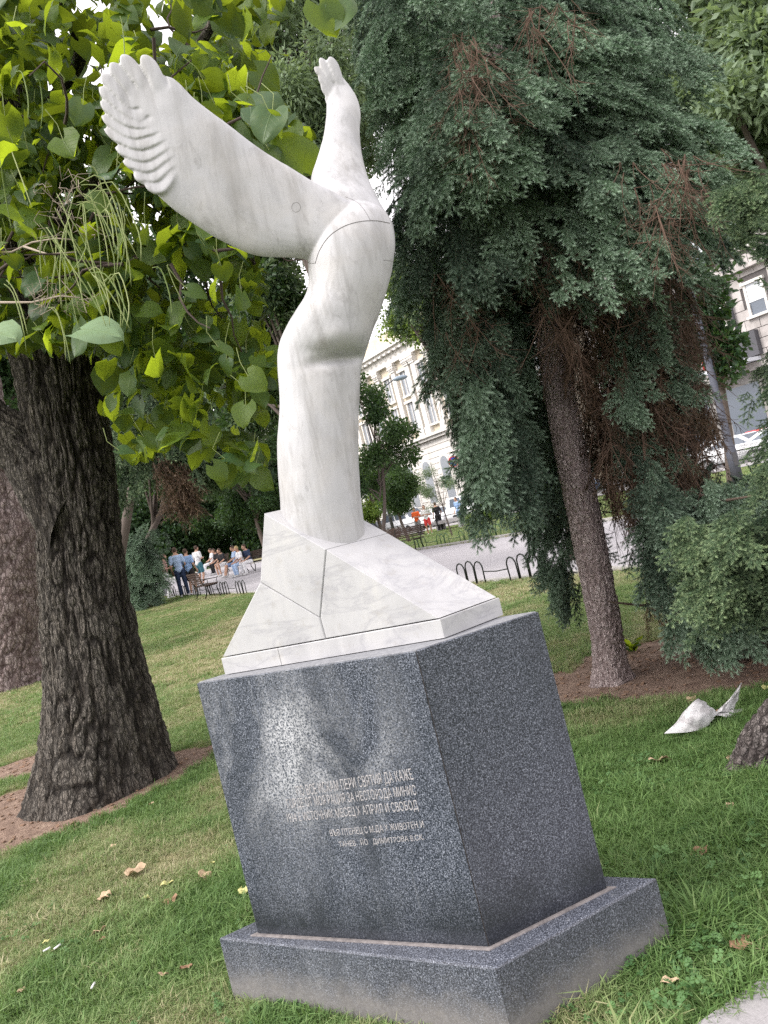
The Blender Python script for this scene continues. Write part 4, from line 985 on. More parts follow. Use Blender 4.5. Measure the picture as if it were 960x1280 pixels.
clb = [(x, y, 4.6-r.uniform(-.5, .5), r.uniform(50, 90), 1.5) for x, y in [(915, 245), (945, 265), (965, 290), (975, 320), (965, 235), (985, 470), (975, 500), (950, 590), (985, 560)]]
boughs(clb, 34, SP_G, 'upper_boughs', spb, axisxy=(2.6, 4.9), seed=9, tint=.6, spread=1.3, sz=(.14, .22))
mb = MB()
for tip in [(760, 752, Zb-.4), (780, 600, Zb-.5), (850, 700, Zb-1), (940, 620, Zb-1.4), (830, 790, Zb-.3)]:
    b_ = P(885-(815-tip[1])*.16, tip[1]-10, Zb); t_ = P(*tip); mb.tube(cr([b_, (b_+t_)/2+np.array([0, 0, -.06]), t_], 7), np.linspace(.02, .006, 7), 6, False)
mb.build('limbs', TWIG, spb, True, kind='stuff')

# ------------------------------------------------------------------ distant trees
def cluster(nm, mat, n, L, wd, seed, fold=.2, spreadr=.45):
    r = np.random.default_rng(seed); V = []; F = []
    for k in range(n):
        c = r.normal(0, 1, 3); c = c/np.linalg.norm(c)*spreadr*r.random()**.4; d = unit(c/np.linalg.norm(c)*.7+r.normal(0, .5, 3)+np.array([0, 0, -.35])); s = unit(np.cross(d, r.normal(0, 1, 3))+np.array([0, 0, 0.01])); up = np.cross(s, d)
        l = L*r.uniform(.7, 1.2); h = wd*r.uniform(.7, 1.2)/2; b = len(V)
        V += [c, c+d*l*.5+s*h+up*fold*h, c+d*l, c+d*l*.5-s*h+up*fold*h]; F += [(b, b+1, b+2), (b, b+2, b+3)]
    return proto(nm, V, F, mat)
LOC = [cluster('locust_cluster', FARA, 90, .14, .05, s) for s in (1, 2, 3)]
DRK = [cluster('dark_cluster', FARB, 70, .17, .10, s) for s in (4, 5, 6)]
LIT = [cluster('light_cluster', FARC, 60, .16, .10, s) for s in (7, 8, 9)]
BIG = [cluster('broad_cluster', FARA, 60, .26, .10, s) for s in (10, 11)]
BROWN = plain('far_bark', (.10, .08, .07), .9)
def tree(name, label, ell_, n, sc, protos, trunkpx=None, tint=(.2, .9), group=None, cat='tree', clump=True, tr=.14, seed=0, mat=BROWN, bx=None):
    """ell_: list of (px,py,rx_px,ry_px,Z): crown lobes"""
    r = np.random.default_rng(seed+100); x0, y0, _, _, Z0 = ell_[0]
    if trunkpx is None: trunkpx = (x0+ (560-y0)*.25, None)
    c0 = P(x0, y0, Z0); base = np.array([c0[0]+ (r.normal(0, .3)), c0[1], 0.0])
    if bx is not None: base = P(bx, 640, Z0)*1.0; base[2] = float(H0(base[0], base[1]))-.05
    root = empty(name, base, label, cat, group)
    pts = []; ti = []; tipc = []
    tot = sum(e[2]*e[3] for e in ell_)
    for e in ell_:
        c = P(e[0], e[1], e[4]); a, b = e[2]*e[4]/FOC, e[3]*e[4]/FOC; m = max(3, int(n*e[2]*e[3]/tot)); nc = max(4, m//14)
        C = r.normal(0, 1, (nc, 3)); C = C/np.linalg.norm(C, axis=1)[:, None]*r.uniform(.35, 1, nc)[:, None]**.6
        C = c+C*np.array([a, min(a, b)*1.0+.3, b]); tipc += list(C[:12])
        k = r.integers(0, nc, m); q = C[k]+r.normal(0, 1, (m, 3))*np.array([1, 1, .6])*min(a, b)*.17
        pts.append(q); ti.append(np.clip(r.uniform(tint[0], tint[1], nc)[k]+r.normal(0, .1, m), 0, 1))
    pts = np.concatenate(pts); ti = np.concatenate(ti)
    D = r.normal(0, 1, pts.shape); N = r.normal(0, .4, pts.shape)+np.array([0, 0, 1.])
    scatter('crown', pts, D, N, r.uniform(sc*.75, sc*1.25, len(pts)), protos, ti, root, kind='stuff')
    mb = MB(); top = c0+np.array([0, 0, .1]); mb.tube(cr([base, base*.55+top*.45+np.array([r.normal(0, .1), 0, 0]), top], 9), np.linspace(tr, tr*.35, 9), 8)
    mb.build('trunk', mat, root, True)
    mb = MB()
    for t in tipc[:26]:
        f = r.uniform(.45, .9); s_ = base+(top-base)*f; mb.tube(cr([s_, (s_+t)/2+np.array([0, 0, .15*np.linalg.norm(t-s_)]), t], 5), np.linspace(tr*.38, tr*.08, 5), 5, False)
    mb.build('limbs', mat, root, True, kind='stuff')
    return root
tree('locust_tree', 'tall grey-green locust tree behind the right wing tip with sky showing through', [(385, 60, 75, 130, 13), (340, 150, 60, 90, 13), (430, 160, 40, 110, 14), (370, 30, 90, 70, 14)], 900, .75, LOC, tint=(.4, 1), seed=1, tr=.13, bx=400)
tree('locust_tree', 'finely leaved tree filling the gap between left wing and torso, pinkish sky behind', [(350, 400, 45, 75, 16), (330, 330, 55, 50, 16), (300, 470, 55, 70, 17)], 420, .8, LOC+DRK, tint=(.1, .7), seed=2)
tree('chestnut_tree', 'broad-leaved grey-green tree at the top right corner behind the spruce', [(930, 110, 80, 130, 10), (880, 40, 60, 80, 10.5), (950, 220, 50, 80, 10), (1020, 100, 90, 160, 10)], 800, .6, BIG, tint=(.3, 1), seed=3, tr=.2)
tree('dark_tree', 'dark small-leaved tree in front of the pale classical building, right of the torso', [(474, 545, 30, 40, 30), (496, 545, 20, 20, 30), (460, 480, 22, 35, 30), (470, 600, 30, 30, 30), (505, 575, 14, 16, 30)], 150, .8, DRK, tint=(.0, .7), seed=4, tr=.09, bx=462)
tree('round_tree', 'round clipped dark green small tree beside the street people', [(494, 603, 27, 33, 42)], 330, .8, DRK, tint=(.2, .9), seed=5, tr=.1)
tree('pale_shrub', 'light green bushy tree left of the round clipped tree', [(462, 618, 22, 34, 46), (450, 650, 18, 20, 46)], 170, .9, LIT, tint=(.1, .6), seed=6, cat='tree')
tree('sapling', 'thin sparse sapling in front of the pale building near the blue sign', [(545, 600, 20, 26, 36), (535, 625, 16, 12, 36)], 70, .45, LOC, tint=(.2, .8), seed=7, tr=.04)
tree('leafy_tree', 'light green airy foliage just below the armpit of the right wing, against the cornice', [(498, 385, 34, 34, 22), (520, 350, 25, 40, 22), (490, 330, 22, 30, 22), (530, 400, 16, 18, 22)], 190, .7, LIT+LOC, tint=(.2, .9), seed=8, bx=690, tr=.08)
tree('hedge_shrub', 'low bright green shrub beside the stone bench across the path', [(605, 640, 18, 12, 44), (590, 652, 16, 7, 44)], 90, .7, LIT, tint=(.1, .6), seed=9, cat='shrub', tr=.03)
for k, (lab, e, pr_, ti_, n_) in enumerate([
    ('dark broad tree standing behind the standing couple at the path', [(240, 560, 70, 60, 36), (200, 540, 60, 60, 36)], DRK, (0, .6), 700),
    ('dark tree between the catalpa leaves and the seated people', [(310, 600, 50, 66, 62), (340, 540, 50, 80, 62)], DRK, (0, .7), 700),
    ('dense tree closing the view behind the bench sitters', [(330, 630, 50, 45, 68), (390, 620, 60, 60, 68), (280, 640, 40, 30, 68)], DRK, (0, .5), 600),
    ('high dark tree behind the catalpa crown', [(200, 420, 110, 130, 26), (100, 330, 100, 120, 26), (270, 330, 70, 80, 26)], DRK+LOC, (0, .6), 1100),
    ('lighter green tree glimpsed left of the catalpa trunk', [(10, 560, 60, 90, 40), (20, 640, 60, 70, 44), (-40, 700, 60, 70, 40)], LIT+DRK, (0, .6), 500),
    ('dark tree beyond the plane trunk at far left', [(-60, 500, 90, 140, 30), (20, 400, 80, 120, 32), (-20, 690, 60, 60, 44)], DRK, (0, .6), 700),
    ('tall tree right behind the spruce, seen between its boughs', [(700, 200, 110, 200, 15), (600, 250, 60, 150, 15), (790, 200, 50, 110, 15), (560, 60, 90, 130, 15)], DRK, (0, .5), 900),
    ('dark bushy tree behind the lamp post on the right', [(893, 425, 12, 32, 24), (884, 370, 14, 22, 24), (902, 465, 8, 10, 24)], DRK, (0, .6), 60)]):
    tree('broadleaf_tree', lab, e, n_, 1.25 if e[0][4] > 20 else .9, pr_, tint=ti_, seed=20+k, tr=.22 if e[0][4] > 20 else .12, bx={0: 120, 3: 100, 6: 700, 1: 322}.get(k))

gp = samp([(-150, 560), (120, 560), (260, 600), (440, 585), (440, 655), (330, 700), (200, 730), (-150, 830)], 3600, 88); gp = np.concatenate([gp, samp([(-900, 700), (-900, 500), (-150, 520), (-150, 830), (-900, 1010)], 1900, 89)]); zz_ = rng.uniform(66, 84, len(gp))
leafmass('background_grove', None, np.array([P(x, y, z) for (x, y), z in zip(gp, zz_)]), 1.6, 2.6, DRK, tint=rng.random(len(gp))*.4)
# dark hanging conifer behind (left) and the blue bush under it
fc = empty('hanging_conifer', (*P(225, 690, 20)[:2], .2), 'dark conifer with brown drooping twigs above the standing couple', 'tree')
clf = [(x, y, 20+r.uniform(-1.5, 1.5), r.uniform(40, 70), .4) for x, y in samp([(150, 470), (230, 500), (300, 540), (320, 585), (270, 600), (200, 600), (150, 610)], 64, 61)]
boughs(clf, 24, SP_G, 'crown', fc, axisxy=P(225, 690, 20)[:2], seed=11, tint=.1, sz=(.5, .8), spread=1.3)
dz = samp([(185, 560), (225, 570), (240, 630), (210, 630)], 45, 62)
scatter('dead_branches', [P(x, y, 18.6) for x, y in dz], [unit([r.normal(.2, .3), 0, -1]) for _ in dz], r.normal(0, 1, (len(dz), 3)), r.uniform(.5, 1, len(dz)), SP_D, None, fc, kind='stuff')
tb = P(128, 700, 20); mb = MB(); tb = P(60, 700, 20); mb.tube([(tb[0], 20, .1), P(95, 640, 20), P(125, 500, 20)], [.22, .18, .1], 8); mb.build('trunk', BROWN, fc, True)
bs = empty('blue_spruce_bush', (*GT(190, 760)[:2], float(H0(*GT(190, 760)[:2]))), 'low blue-green spruce bush behind the catalpa trunk by the standing couple', 'bush')
Zq = GT(190, 758)[1]
clf = [(x, y, Zq+r.uniform(-1, 1), r.uniform(24, 44), 1.1) for x, y in samp([(150, 690), (180, 678), (198, 690), (208, 708), (205, 735), (203, 756), (150, 760)], 60, 63)]
boughs(clf, 22, SP_B, 'foliage', bs, axisxy=P(180, 720, Zq)[:2], seed=12, tint=.55, sz=(.35, .55), spread=1.3)
mb = MB(); mb.tube([P(185, 762, Zq), P(180, 730, Zq), P(176, 700, Zq)], [.1, .08, .04], 6); mb.build('trunk', BROWN, bs, True)

# ------------------------------------------------------------------ street facades
GLASS = plain('window_glass', (.10, .12, .15), .15, 0, .6); CREAM = m_stone('cream_render', (.50, .44, .34), (.62, .56, .46), 1.5); WHITEP = m_stone('pale_stucco', (.55, .53, .50), (.70, .68, .65), 2)
ASHL = m_stone('grey_ashlar', (.30, .28, .27), (.50, .47, .46), 1.2); JOINT = plain('dark_joint', (.10, .09, .09), .9); SHUT = plain('white_blind', (.62, .65, .70), .6); DKG = plain('dark_grey_metal', (.07, .07, .08), .5)
NF = 46.0
def TF(v): x, y = SN(v[0], NF-v[1]); return (x, y, v[2])
def arch(u, z0, z1, w_, v0, v1, mb, k=8):
    r_2 = w_/2; pts = [(u-r_2, z0), (u+r_2, z0)]+[(u+r_2*math.cos(a), z1-r_2+r_2*math.sin(a)) for a in np.linspace(0, math.pi, k)]
    n = len(pts); V = [(p[0], v0, p[1]) for p in pts]+[(p[0], v1, p[1]) for p in pts]
    mb.add([TF(v) for v in V], [tuple(range(n)), tuple(range(n, 2*n))[::-1]]+[(i, n+i, n+(i+1) % n, (i+1) % n) for i in range(n)])
bld = empty('classical_building', (*SN(70, 48), 0), 'long pale cream classical building with tall pilasters and heavy cornice behind the torso', 'building')
PALEG = plain('pale_window_glass', (.27, .29, .32), .2, 0, .6)  # pale reflection in the panes put into the glass colour
mb = MB(); mb.box(44, 104, -14, 0, 0, 18.3, TF); mb.build('wall', CREAM, bld)
for k in range(13):
    z = .3+k*.58; mb = MB(); mb.box(44, 104, -.03, .09, z, z+.53, TF); mb.build('stone_course', WHITEP, bld)
for z0, z1_, d in ((7.85, 8.15, .5), (8.15, 8.4, .75), (16.5, 16.9, .45), (16.9, 17.6, .3), (17.6, 17.9, .7), (17.9, 18.3, 1.0)):
    mb = MB(); mb.box(43.9-d*.1, 104.1, -.04, d, z0, z1_, TF); mb.build('cornice', WHITEP, bld)
mb = MB(); mb.box(44, 104, -3, -.2, 18.3, 19.9, TF); mb.build('attic', CREAM, bld)
for k in range(62):
    mb = MB(); mb.box(44.3+k*.97, 44.75+k*.97, .75, .93, 17.42, 17.6, TF)
    if k < 40: mb.build('dentil', WHITEP, bld)
pil0 = []
for k in range(19):
    u = 45+k*3.15
    for du in ((-.0,) if k % 3 else (-.55, .55)):
        mb = MB(); mb.box(u+du-.36, u+du+.36, 0, .34, 9.2, 15.6, TF); mb.box(u+du-.46, u+du+.46, 0, .42, 8.4, 9.2, TF); mb.box(u+du-.44, u+du+.44, 0, .44, 15.6, 15.8, TF); mb.box(u+du-.55, u+du+.55, 0, .55, 16.25, 16.5, TF)
        o = mb.build('pilaster', WHITEP, bld); c = MB(); c.box(u+du-.48, u+du+.48, 0, .5, 15.8, 16.25, TF)
        for q_ in (-.42, -.14, .14, .42): c.ball(TF((u+du+q_, .5, 16.02)), .14, 6, 4)
        oc = c.build('capital', WHITEP, bld); oc.parent = o
    um = u+1.575
    for z0, z1_ in ((9.3, 12.1), (12.9, 15.3)):
        f = MB(); f.box(um-.72, um-.55, 0, .22, z0, z1_, TF); f.box(um+.55, um+.72, 0, .22, z0, z1_, TF); f.box(um-.9, um+.9, 0, .32, z1_, z1_+.25, TF); f.box(um-.85, um+.85, 0, .3, z0-.2, z0, TF); f.box(um-.05, um+.05, .05, .12, z0, z1_, TF)
        fo = f.build('window', WHITEP, bld); g_ = MB(); g_.box(um-.55, um+.55, -.02, .06, z0, z1_, TF); po = g_.build('pane', PALEG, bld); po.parent = fo
    f = MB(); arch(um, 1.6, 6.3, 1.7, .02, .16, f); fo = f.build('arched_window', WHITEP, bld); g_ = MB(); arch(um, 1.8, 6.0, 1.25, .1, .19, g_); po = g_.build('pane', PALEG, bld); po.parent = fo

b2 = empty('ashlar_building', (*SN(25, 48), 0), 'grey stone-block building with white blinds seen between the spruces at right', 'building')
mb = MB(); mb.box(0, 41.5, -14, 0, 0, 18, TF); mb.build('wall', JOINT, b2)
mb = MB(); mb.box(0, 23, -.01, .06, 0, 18, TF); mb.box(37.2, 41.5, -.01, .06, 0, 18, TF); mb.box(23, 37.2, -.01, .06, 15, 18, TF); mb.build('rendered_wall', ASHL, b2)
mb = MB(); mb.box(23, 37.2, -.01, .05, 0, 4.9, TF); mb.build('shop_wall', m_stone('shop_stone', (.2, .19, .18), (.3, .29, .28)), b2)
wins = [(30.9, 9.1), (28.0, 9.0), (33.8, 9.1), (25.1, 9.0), (30.9, 13.1), (28, 13.1), (33.8, 13.1)]
rows_ = 15; hb = .64; r = np.random.default_rng(4); cnt = 0
for k in range(rows_):
    z = 5.35+k*hb; u = 23+(k % 2)*.4
    while u < 37.1:
        wd = r.choice([.75, .95, 1.15]); ue = min(u+wd, 37.2)
        if not any(u < a+.62 and ue > a-.62 and z < b+1.0 and z+hb > b-1.0 for a, b in wins) and cnt < 290:
            j = r.uniform(0, .03); mb = MB(); mb.box(u+.015, ue-.015, -.01, .07+j, z+.02, z+hb-.02, TF); mb.build('stone_block', ASHL, b2); cnt += 1
        u = ue
for a, b in wins:
    f = MB(); f.box(a-.66, a-.5, 0, .16, b-.95, b+.95, TF); f.box(a+.5, a+.66, 0, .16, b-.95, b+.95, TF); f.box(a-.8, a+.8, 0, .3, b-1.1, b-.95, TF); f.box(a-.75, a+.75, 0, .25, b+.95, b+1.12, TF); fo = f.build('window', WHITEP, b2)
    g_ = MB(); g_.box(a-.5, a+.5, -.02, .05, b-.95, b+.95, TF); po = g_.build('pane', GLASS, b2); po.parent = fo
    g_ = MB(); g_.box(a-.5, a+.5, .05, .09, b-.15, b+.95, TF); po = g_.build('blind', SHUT, b2); po.parent = fo
mb = MB(); mb.box(23, 37.2, 0, .5, 10.85, 11.1, TF); mb.box(23, 37.2, 0, .3, 4.9, 5.35, TF); mb.build('string_course', ASHL, b2)
mb = MB(); mb.tube([TF((29.6, .25, 5.5)), TF((29.6, .25, 17))], .08, 8); mb.build('downpipe', DKG, b2, True)
mb = MB(); mb.box(28.6, 32.3, .1, 1.5, 5.4, 5.62, TF); mb.build('canopy', SHUT, b2)
mb = MB(); mb.box(28.4, 29.6, .1, .5, 5.7, 7.2, TF); mb.build('sign_box', DKG, b2)
mb = MB(); mb.box(31.9, 32.5, .1, .3, 5.8, 7.0, TF); mb.build('shop_sign', plain('red_sign', (.6, .03, .04), .5), b2)
for a in (25.5, 29.2, 32.9):
    mb = MB(); mb.box(a, a+2.4, .04, .09, .6, 4.2, TF); mb.build('shop_window', GLASS, b2)
mb = MB()
for k in range(9): mb.box(33.5, 36.5, .09, .2, 1.0+k*.35, 1.08+k*.35, TF)
mb.build('grille', DKG, b2)

# ------------------------------------------------------------------ street furniture
def onground(x, y): return (float(x), float(y), float(H0(x, y)))
def lamp_arm():
    Zl_ = 50; base = P(486, 640, Zl_); b = onground(base[0], base[1]); root = empty('street_lamp', b, 'tall street lamp with a curved arm in front of the pale classical building', 'street lamp')
    mb = MB(); h = 7.3; mb.tube([b, (b[0], b[1], b[2]+4), (b[0], b[1], b[2]+h)], [.11, .09, .06], 8); mb.build('pole', DKG, root, True)
    A = np.array([b[0], b[1], b[2]+h]); tip = P(494, 473, Zl_-.3); mb = MB(); mb.tube(cr([A, A*.75+tip*.25+np.array([-.1, 0, .8]), A*.35+tip*.65+np.array([0, 0, .5]), tip], 12), .045, 6); mb.build('arm', DKG, root, True)
    mb = MB(); mb.ball(tip+np.array([.3, 0, -.05]), (.5, .22, .16), 10, 6); mb.build('lamp_head', plain('lamp_housing', (.20, .25, .30), .4), root, True)
lamp_arm()
b = P(905, 530, 23.5); b = np.array(onground(b[0], b[1])); root = empty('lamp_post', b, 'plain grey steel lamp post rising behind the right-hand spruce', 'lamp post')
mb = MB(); mb.tube([b, b+(0, 0, 1.2), b+(0, 0, 1.22), b+(0, 0, 9)], [.16, .15, .115, .075], 12); mb.build('pole', plain('galvanised_steel', (.06, .065, .085), .7, 0), root, True)
mb = MB(); mb.box(b[0]-.06, b[0]+.06, b[1]-.17, b[1]-.15, .6, 1.0); mb.build('access_hatch', DKG, root)
mb = MB(); mb.tube([b+(0, 0, 9), b+(-.6, 0, 9.4), b+(-1.3, 0, 9.5)], .05, 6); mb.build('arm', DKG, root, True)
sgp = P(567, 577, 45); g0 = onground(sgp[0], sgp[1]+.05); root = empty('no_parking_sign', g0, 'round blue and red no stopping sign on a thin pole beside the parked cars', 'road sign')
mb = MB(); mb.tube([g0, (g0[0], g0[1], sgp[2]+.25)], .03, 6); mb.build('pole', DKG, root, True)
def disc(mb, c, r0, r1, y, k=24):
    V = []; 
    for a in np.linspace(0, 2*math.pi, k, endpoint=False): V += [(c[0]+r0*math.cos(a), c[1]+y, c[2]+r0*math.sin(a)), (c[0]+r1*math.cos(a), c[1]+y, c[2]+r1*math.sin(a)), (c[0]+r0*math.cos(a), c[1]+.0, c[2]+r0*math.sin(a)), (c[0]+r1*math.cos(a), c[1]+.0, c[2]+r1*math.sin(a))]
    F = [];
    for i in range(k):
        a, b_ = i*4, ((i+1) % k)*4; F += [(a, b_, b_+1, a+1), (a+1, b_+1, b_+3, a+3), (a+2, a+3, b_+3, b_+2)]
    mb.add(V, F)
RED = plain('sign_red', (.55, .03, .04), .4); BLUE = plain('sign_blue', (.04, .07, .45), .4)
mb = MB(); disc(mb, sgp, .001, .27, -.02); mb.build('sign_face', BLUE, root); mb = MB(); disc(mb, sgp, .25, .31, -.03)
for sg in (1, -1):
    c_, s_ = math.cos(R(45)), math.sin(R(45))*sg; mb.add([(sgp[0]+c_*a-s_*b_, sgp[1]-.03+d_, sgp[2]+s_*a+c_*b_) for d_ in (0, .02) for a, b_ in ((-.26, -.025), (.26, -.025), (.26, .025), (-.26, .025))], [(0, 1, 2, 3), (4, 5, 6, 7), (0, 1, 5, 4), (2, 3, 7, 6)])
mb.build('sign_border', RED, root)

def hoop_fence(n0, s0, mods, label, mat, mod=1.5):
    x, y = SN(s0, n0); root = empty('hoop_fence', onground(x, y), label, 'fence', None)
    def W(s, z, dn=0): x, y = SN(s, n0+dn); return np.array([x, y, float(H0(x, y))+z])
    for k in range(mods):
        for h in range(3):
            s = s0+k*mod+h*.27; jh = r_.normal(0, .012); jd = r_.normal(0, .012); js = r_.normal(0, .01); pts = [W(s, -.05), W(s+js, .30+jh, jd)]+[W(s+js+.12-.12*math.cos(a), .30+jh+.13*math.sin(a), jd*1.3) for a in np.linspace(.3, math.pi-.3, 5)]+[W(s+.24+js, .30+jh, jd), W(s+.24, -.05)]
            mb = MB(); mb.tube(pts, .014, 6); mb.build('hoop', mat, root, True)
        mb = MB(); a, b_ = W(s0+k*mod+.78, .22), W(s0+(k+1)*mod, .22); mb.tube([a, (a+b_)/2+(0, 0, -.02), b_], .011, 5); mb.build('rail', mat, root, True)
hoop_fence(8.78, 8.6, 3, 'dark hoop fence on the near lawn edge between sculpture and spruce trunk', DARKM)
hoop_fence(8.78, 23.5, 9, 'dark low hoop fence behind the bench near the standing couple', DARKM)
hoop_fence(17.0, 13.5, 13, 'green hoop fence along the far kerb of the path', GREENM)

def bench_proto(label, group):
    root = empty('park_bench', (0, 0, 0), label, 'bench', group)
    for k in range(6): mb = MB(); mb.box(-.9, .9, -.2+k*.075, -.2+k*.075+.05, .44-.004*k, .47-.004*k); mb.build('seat_slat', WOODD, root)
    for k in range(6):
        mb = MB(); z = .52+k*.068; y = .27+k*.022; mb.box(-.9, .9, y, y+.028, z, z+.05); mb.build('back_slat', WOODD, root)
    for x in (-.7, .7):
        mb = MB(); mb.tube([(x, -.22, 0), (x, -.16, .3), (x, -.2, .42), (x, .2, .41), (x, .27, .52), (x, .40, .92)], .02, 6); mb.tube([(x, .3, 0), (x, .18, .25), (x, .2, .41)], .02, 6); mb.tube([(x, -.2, .42), (x, -.22, .62), (x, .1, .64), (x, .3, .6)], .014, 6); mb.build('iron_frame', DARKM, root, True)
    return root
def copy_thing(r0, loc, rz, label, group=None, scale=1):
    r1 = r0.copy(); COL.objects.link(r1); r1.location = loc; r1.rotation_euler = (0, 0, rz); r1['label'] = label; r1.scale = (scale,)*3
    if group: r1['group'] = group
    for c in r0.children:
        d = c.copy(); COL.objects.link(d); d.parent = r1
        for e in c.children: f = e.copy(); COL.objects.link(f); f.parent = d
    return r1
ANG = math.atan2(NX, -NY)   # direction of +s
bench = bench_proto('brown slatted bench nearest the ramp end of the marble foot, across the path', 'slatted benches on the far side of the path')
def bench_at(o, px, py, rz, label=None):
    g_ = GT(px, py); g_ = onground(g_[0], g_[1])
    if label is None: o.location = g_; o.rotation_euler = (0, 0, rz); return o
    return copy_thing(o, g_, rz, label)
# backrest is local +y: benches on the far kerb face the camera side
bench_at(bench, 508, 690, ANG+math.pi+.25)
bench_at(bench, 487, 683, ANG+math.pi+.1, 'brown slatted bench farther back, half hidden by the torso column')
bench_at(bench, 262, 747, ANG-.1, 'dark slatted bench at the lawn edge beside the standing couple')
for k, (x, y, lb) in enumerate([(275, 716, 'dark bench under the two left-hand seated people'), (297, 717, 'dark bench under the middle seated people'), (318, 714, 'dark bench under the seated people nearest the marble')]):
    bench_at(bench, x, y, ANG+math.pi, lb)
g_ = GT(566, 661); root = empty('stone_bench', onground(g_[0], g_[1]), 'grey stone bench slab on curved legs at the lawn beyond the path', 'bench'); L_ = offs(root)
def TB(v): a = ANG+math.pi; return (L_[0]+v[0]*math.cos(a)-v[1]*math.sin(a), L_[1]+v[0]*math.sin(a)+v[1]*math.cos(a), L_[2]+v[2])
mb = MB(); mb.box(-1.5, 1.5, -.3, .3, .42, .62, TB); mb.build('slab', ASPH, root)
for u in (-1.1, 1.1): mb = MB(); mb.box(u-.15, u+.15, -.25, .25, 0, .42, TB); mb.build('leg', ASPH, root)
# low railing along the street
x, y = SN(20, 30.3); root = empty('street_railing', onground(x, y), 'dark low railing between far lawn and pavement', 'railing')
def W2(s, z): x, y = SN(s, 30.3); return np.array([x, y, float(H0(x, y))+z])
for z in (.35, .75): mb = MB(); mb.tube([W2(s, z) for s in np.arange(16, 66, 5)], .025, 5); mb.build('rail', DARKM, root)
for s in np.arange(16, 62, 2.5): mb = MB(); mb.tube([W2(s, 0), W2(s, .8)], .03, 5); mb.build('post', DARKM, root)

# ------------------------------------------------------------------ people
SKIN = plain('skin', (.45, .27, .19), .6, var=.08)
def cloth(n, c): return plain(n, c, .85, var=.15)
HAIRC = plain('brown_hair', (.06, .035, .022), .7); 
def seg(mb, a, b, ra, rb):
    a, b = np.array(a, float), np.array(b, float); mb.tube([a, a*.5+b*.5, b], [ra, (ra+rb)/2*1.03, rb], 10); mb.ball(a, ra, 10, 6); mb.ball(b, rb, 10, 6)
def pose(kind):
    J = {}
    if kind == 'stand': J = dict(pel=(0, 0, .95), chest=(0, .0, 1.28), neck=(0, .0, 1.48), head=(0, .03, 1.63), hip=(.09, 0, .92), knee=(.11, .03, .5), ank=(.12, -.02, .08), toe=(.14, .17, .03), sh=(.18, 0, 1.42), el=(.25, -.04, 1.14), wr=(.24, .10, .93), hd=(.22, .16, .86))
    if kind == 'fold': J = dict(pel=(0, 0, .95), chest=(0, .03, 1.28), neck=(0, .05, 1.48), head=(0, .09, 1.62), hip=(.09, 0, .92), knee=(.12, .05, .5), ank=(.10, -.06, .08), toe=(.13, .12, .03), sh=(.18, .02, 1.42), el=(.26, .0, 1.14), wr=(.12, .24, 1.16), hd=(.05, .28, 1.18))
    if kind == 'sit': J = dict(pel=(0, 0, .53), chest=(0, .04, .86), neck=(0, .10, 1.06), head=(0, .16, 1.20), hip=(.09, .02, .52), knee=(.12, .44, .52), ank=(.12, .40, .08), toe=(.13, .57, .03), sh=(.18, .08, 1.0), el=(.24, .14, .74), wr=(.14, .36, .62), hd=(.11, .44, .60))
    if kind == 'sitback': J = dict(pel=(0, 0, .53), chest=(0, -.04, .88), neck=(0, -.04, 1.08), head=(0, .0, 1.22), hip=(.09, .02, .52), knee=(.12, .45, .50), ank=(.15, .58, .08), toe=(.15, .75, .06), sh=(.18, -.04, 1.02), el=(.26, .06, .78), wr=(.14, .24, .68), hd=(.08, .30, .66))
    return {k: np.array(v, float) for k, v in J.items()}
def mir(v, s): return np.array([v[0]*s, v[1], v[2]])
PM = {}
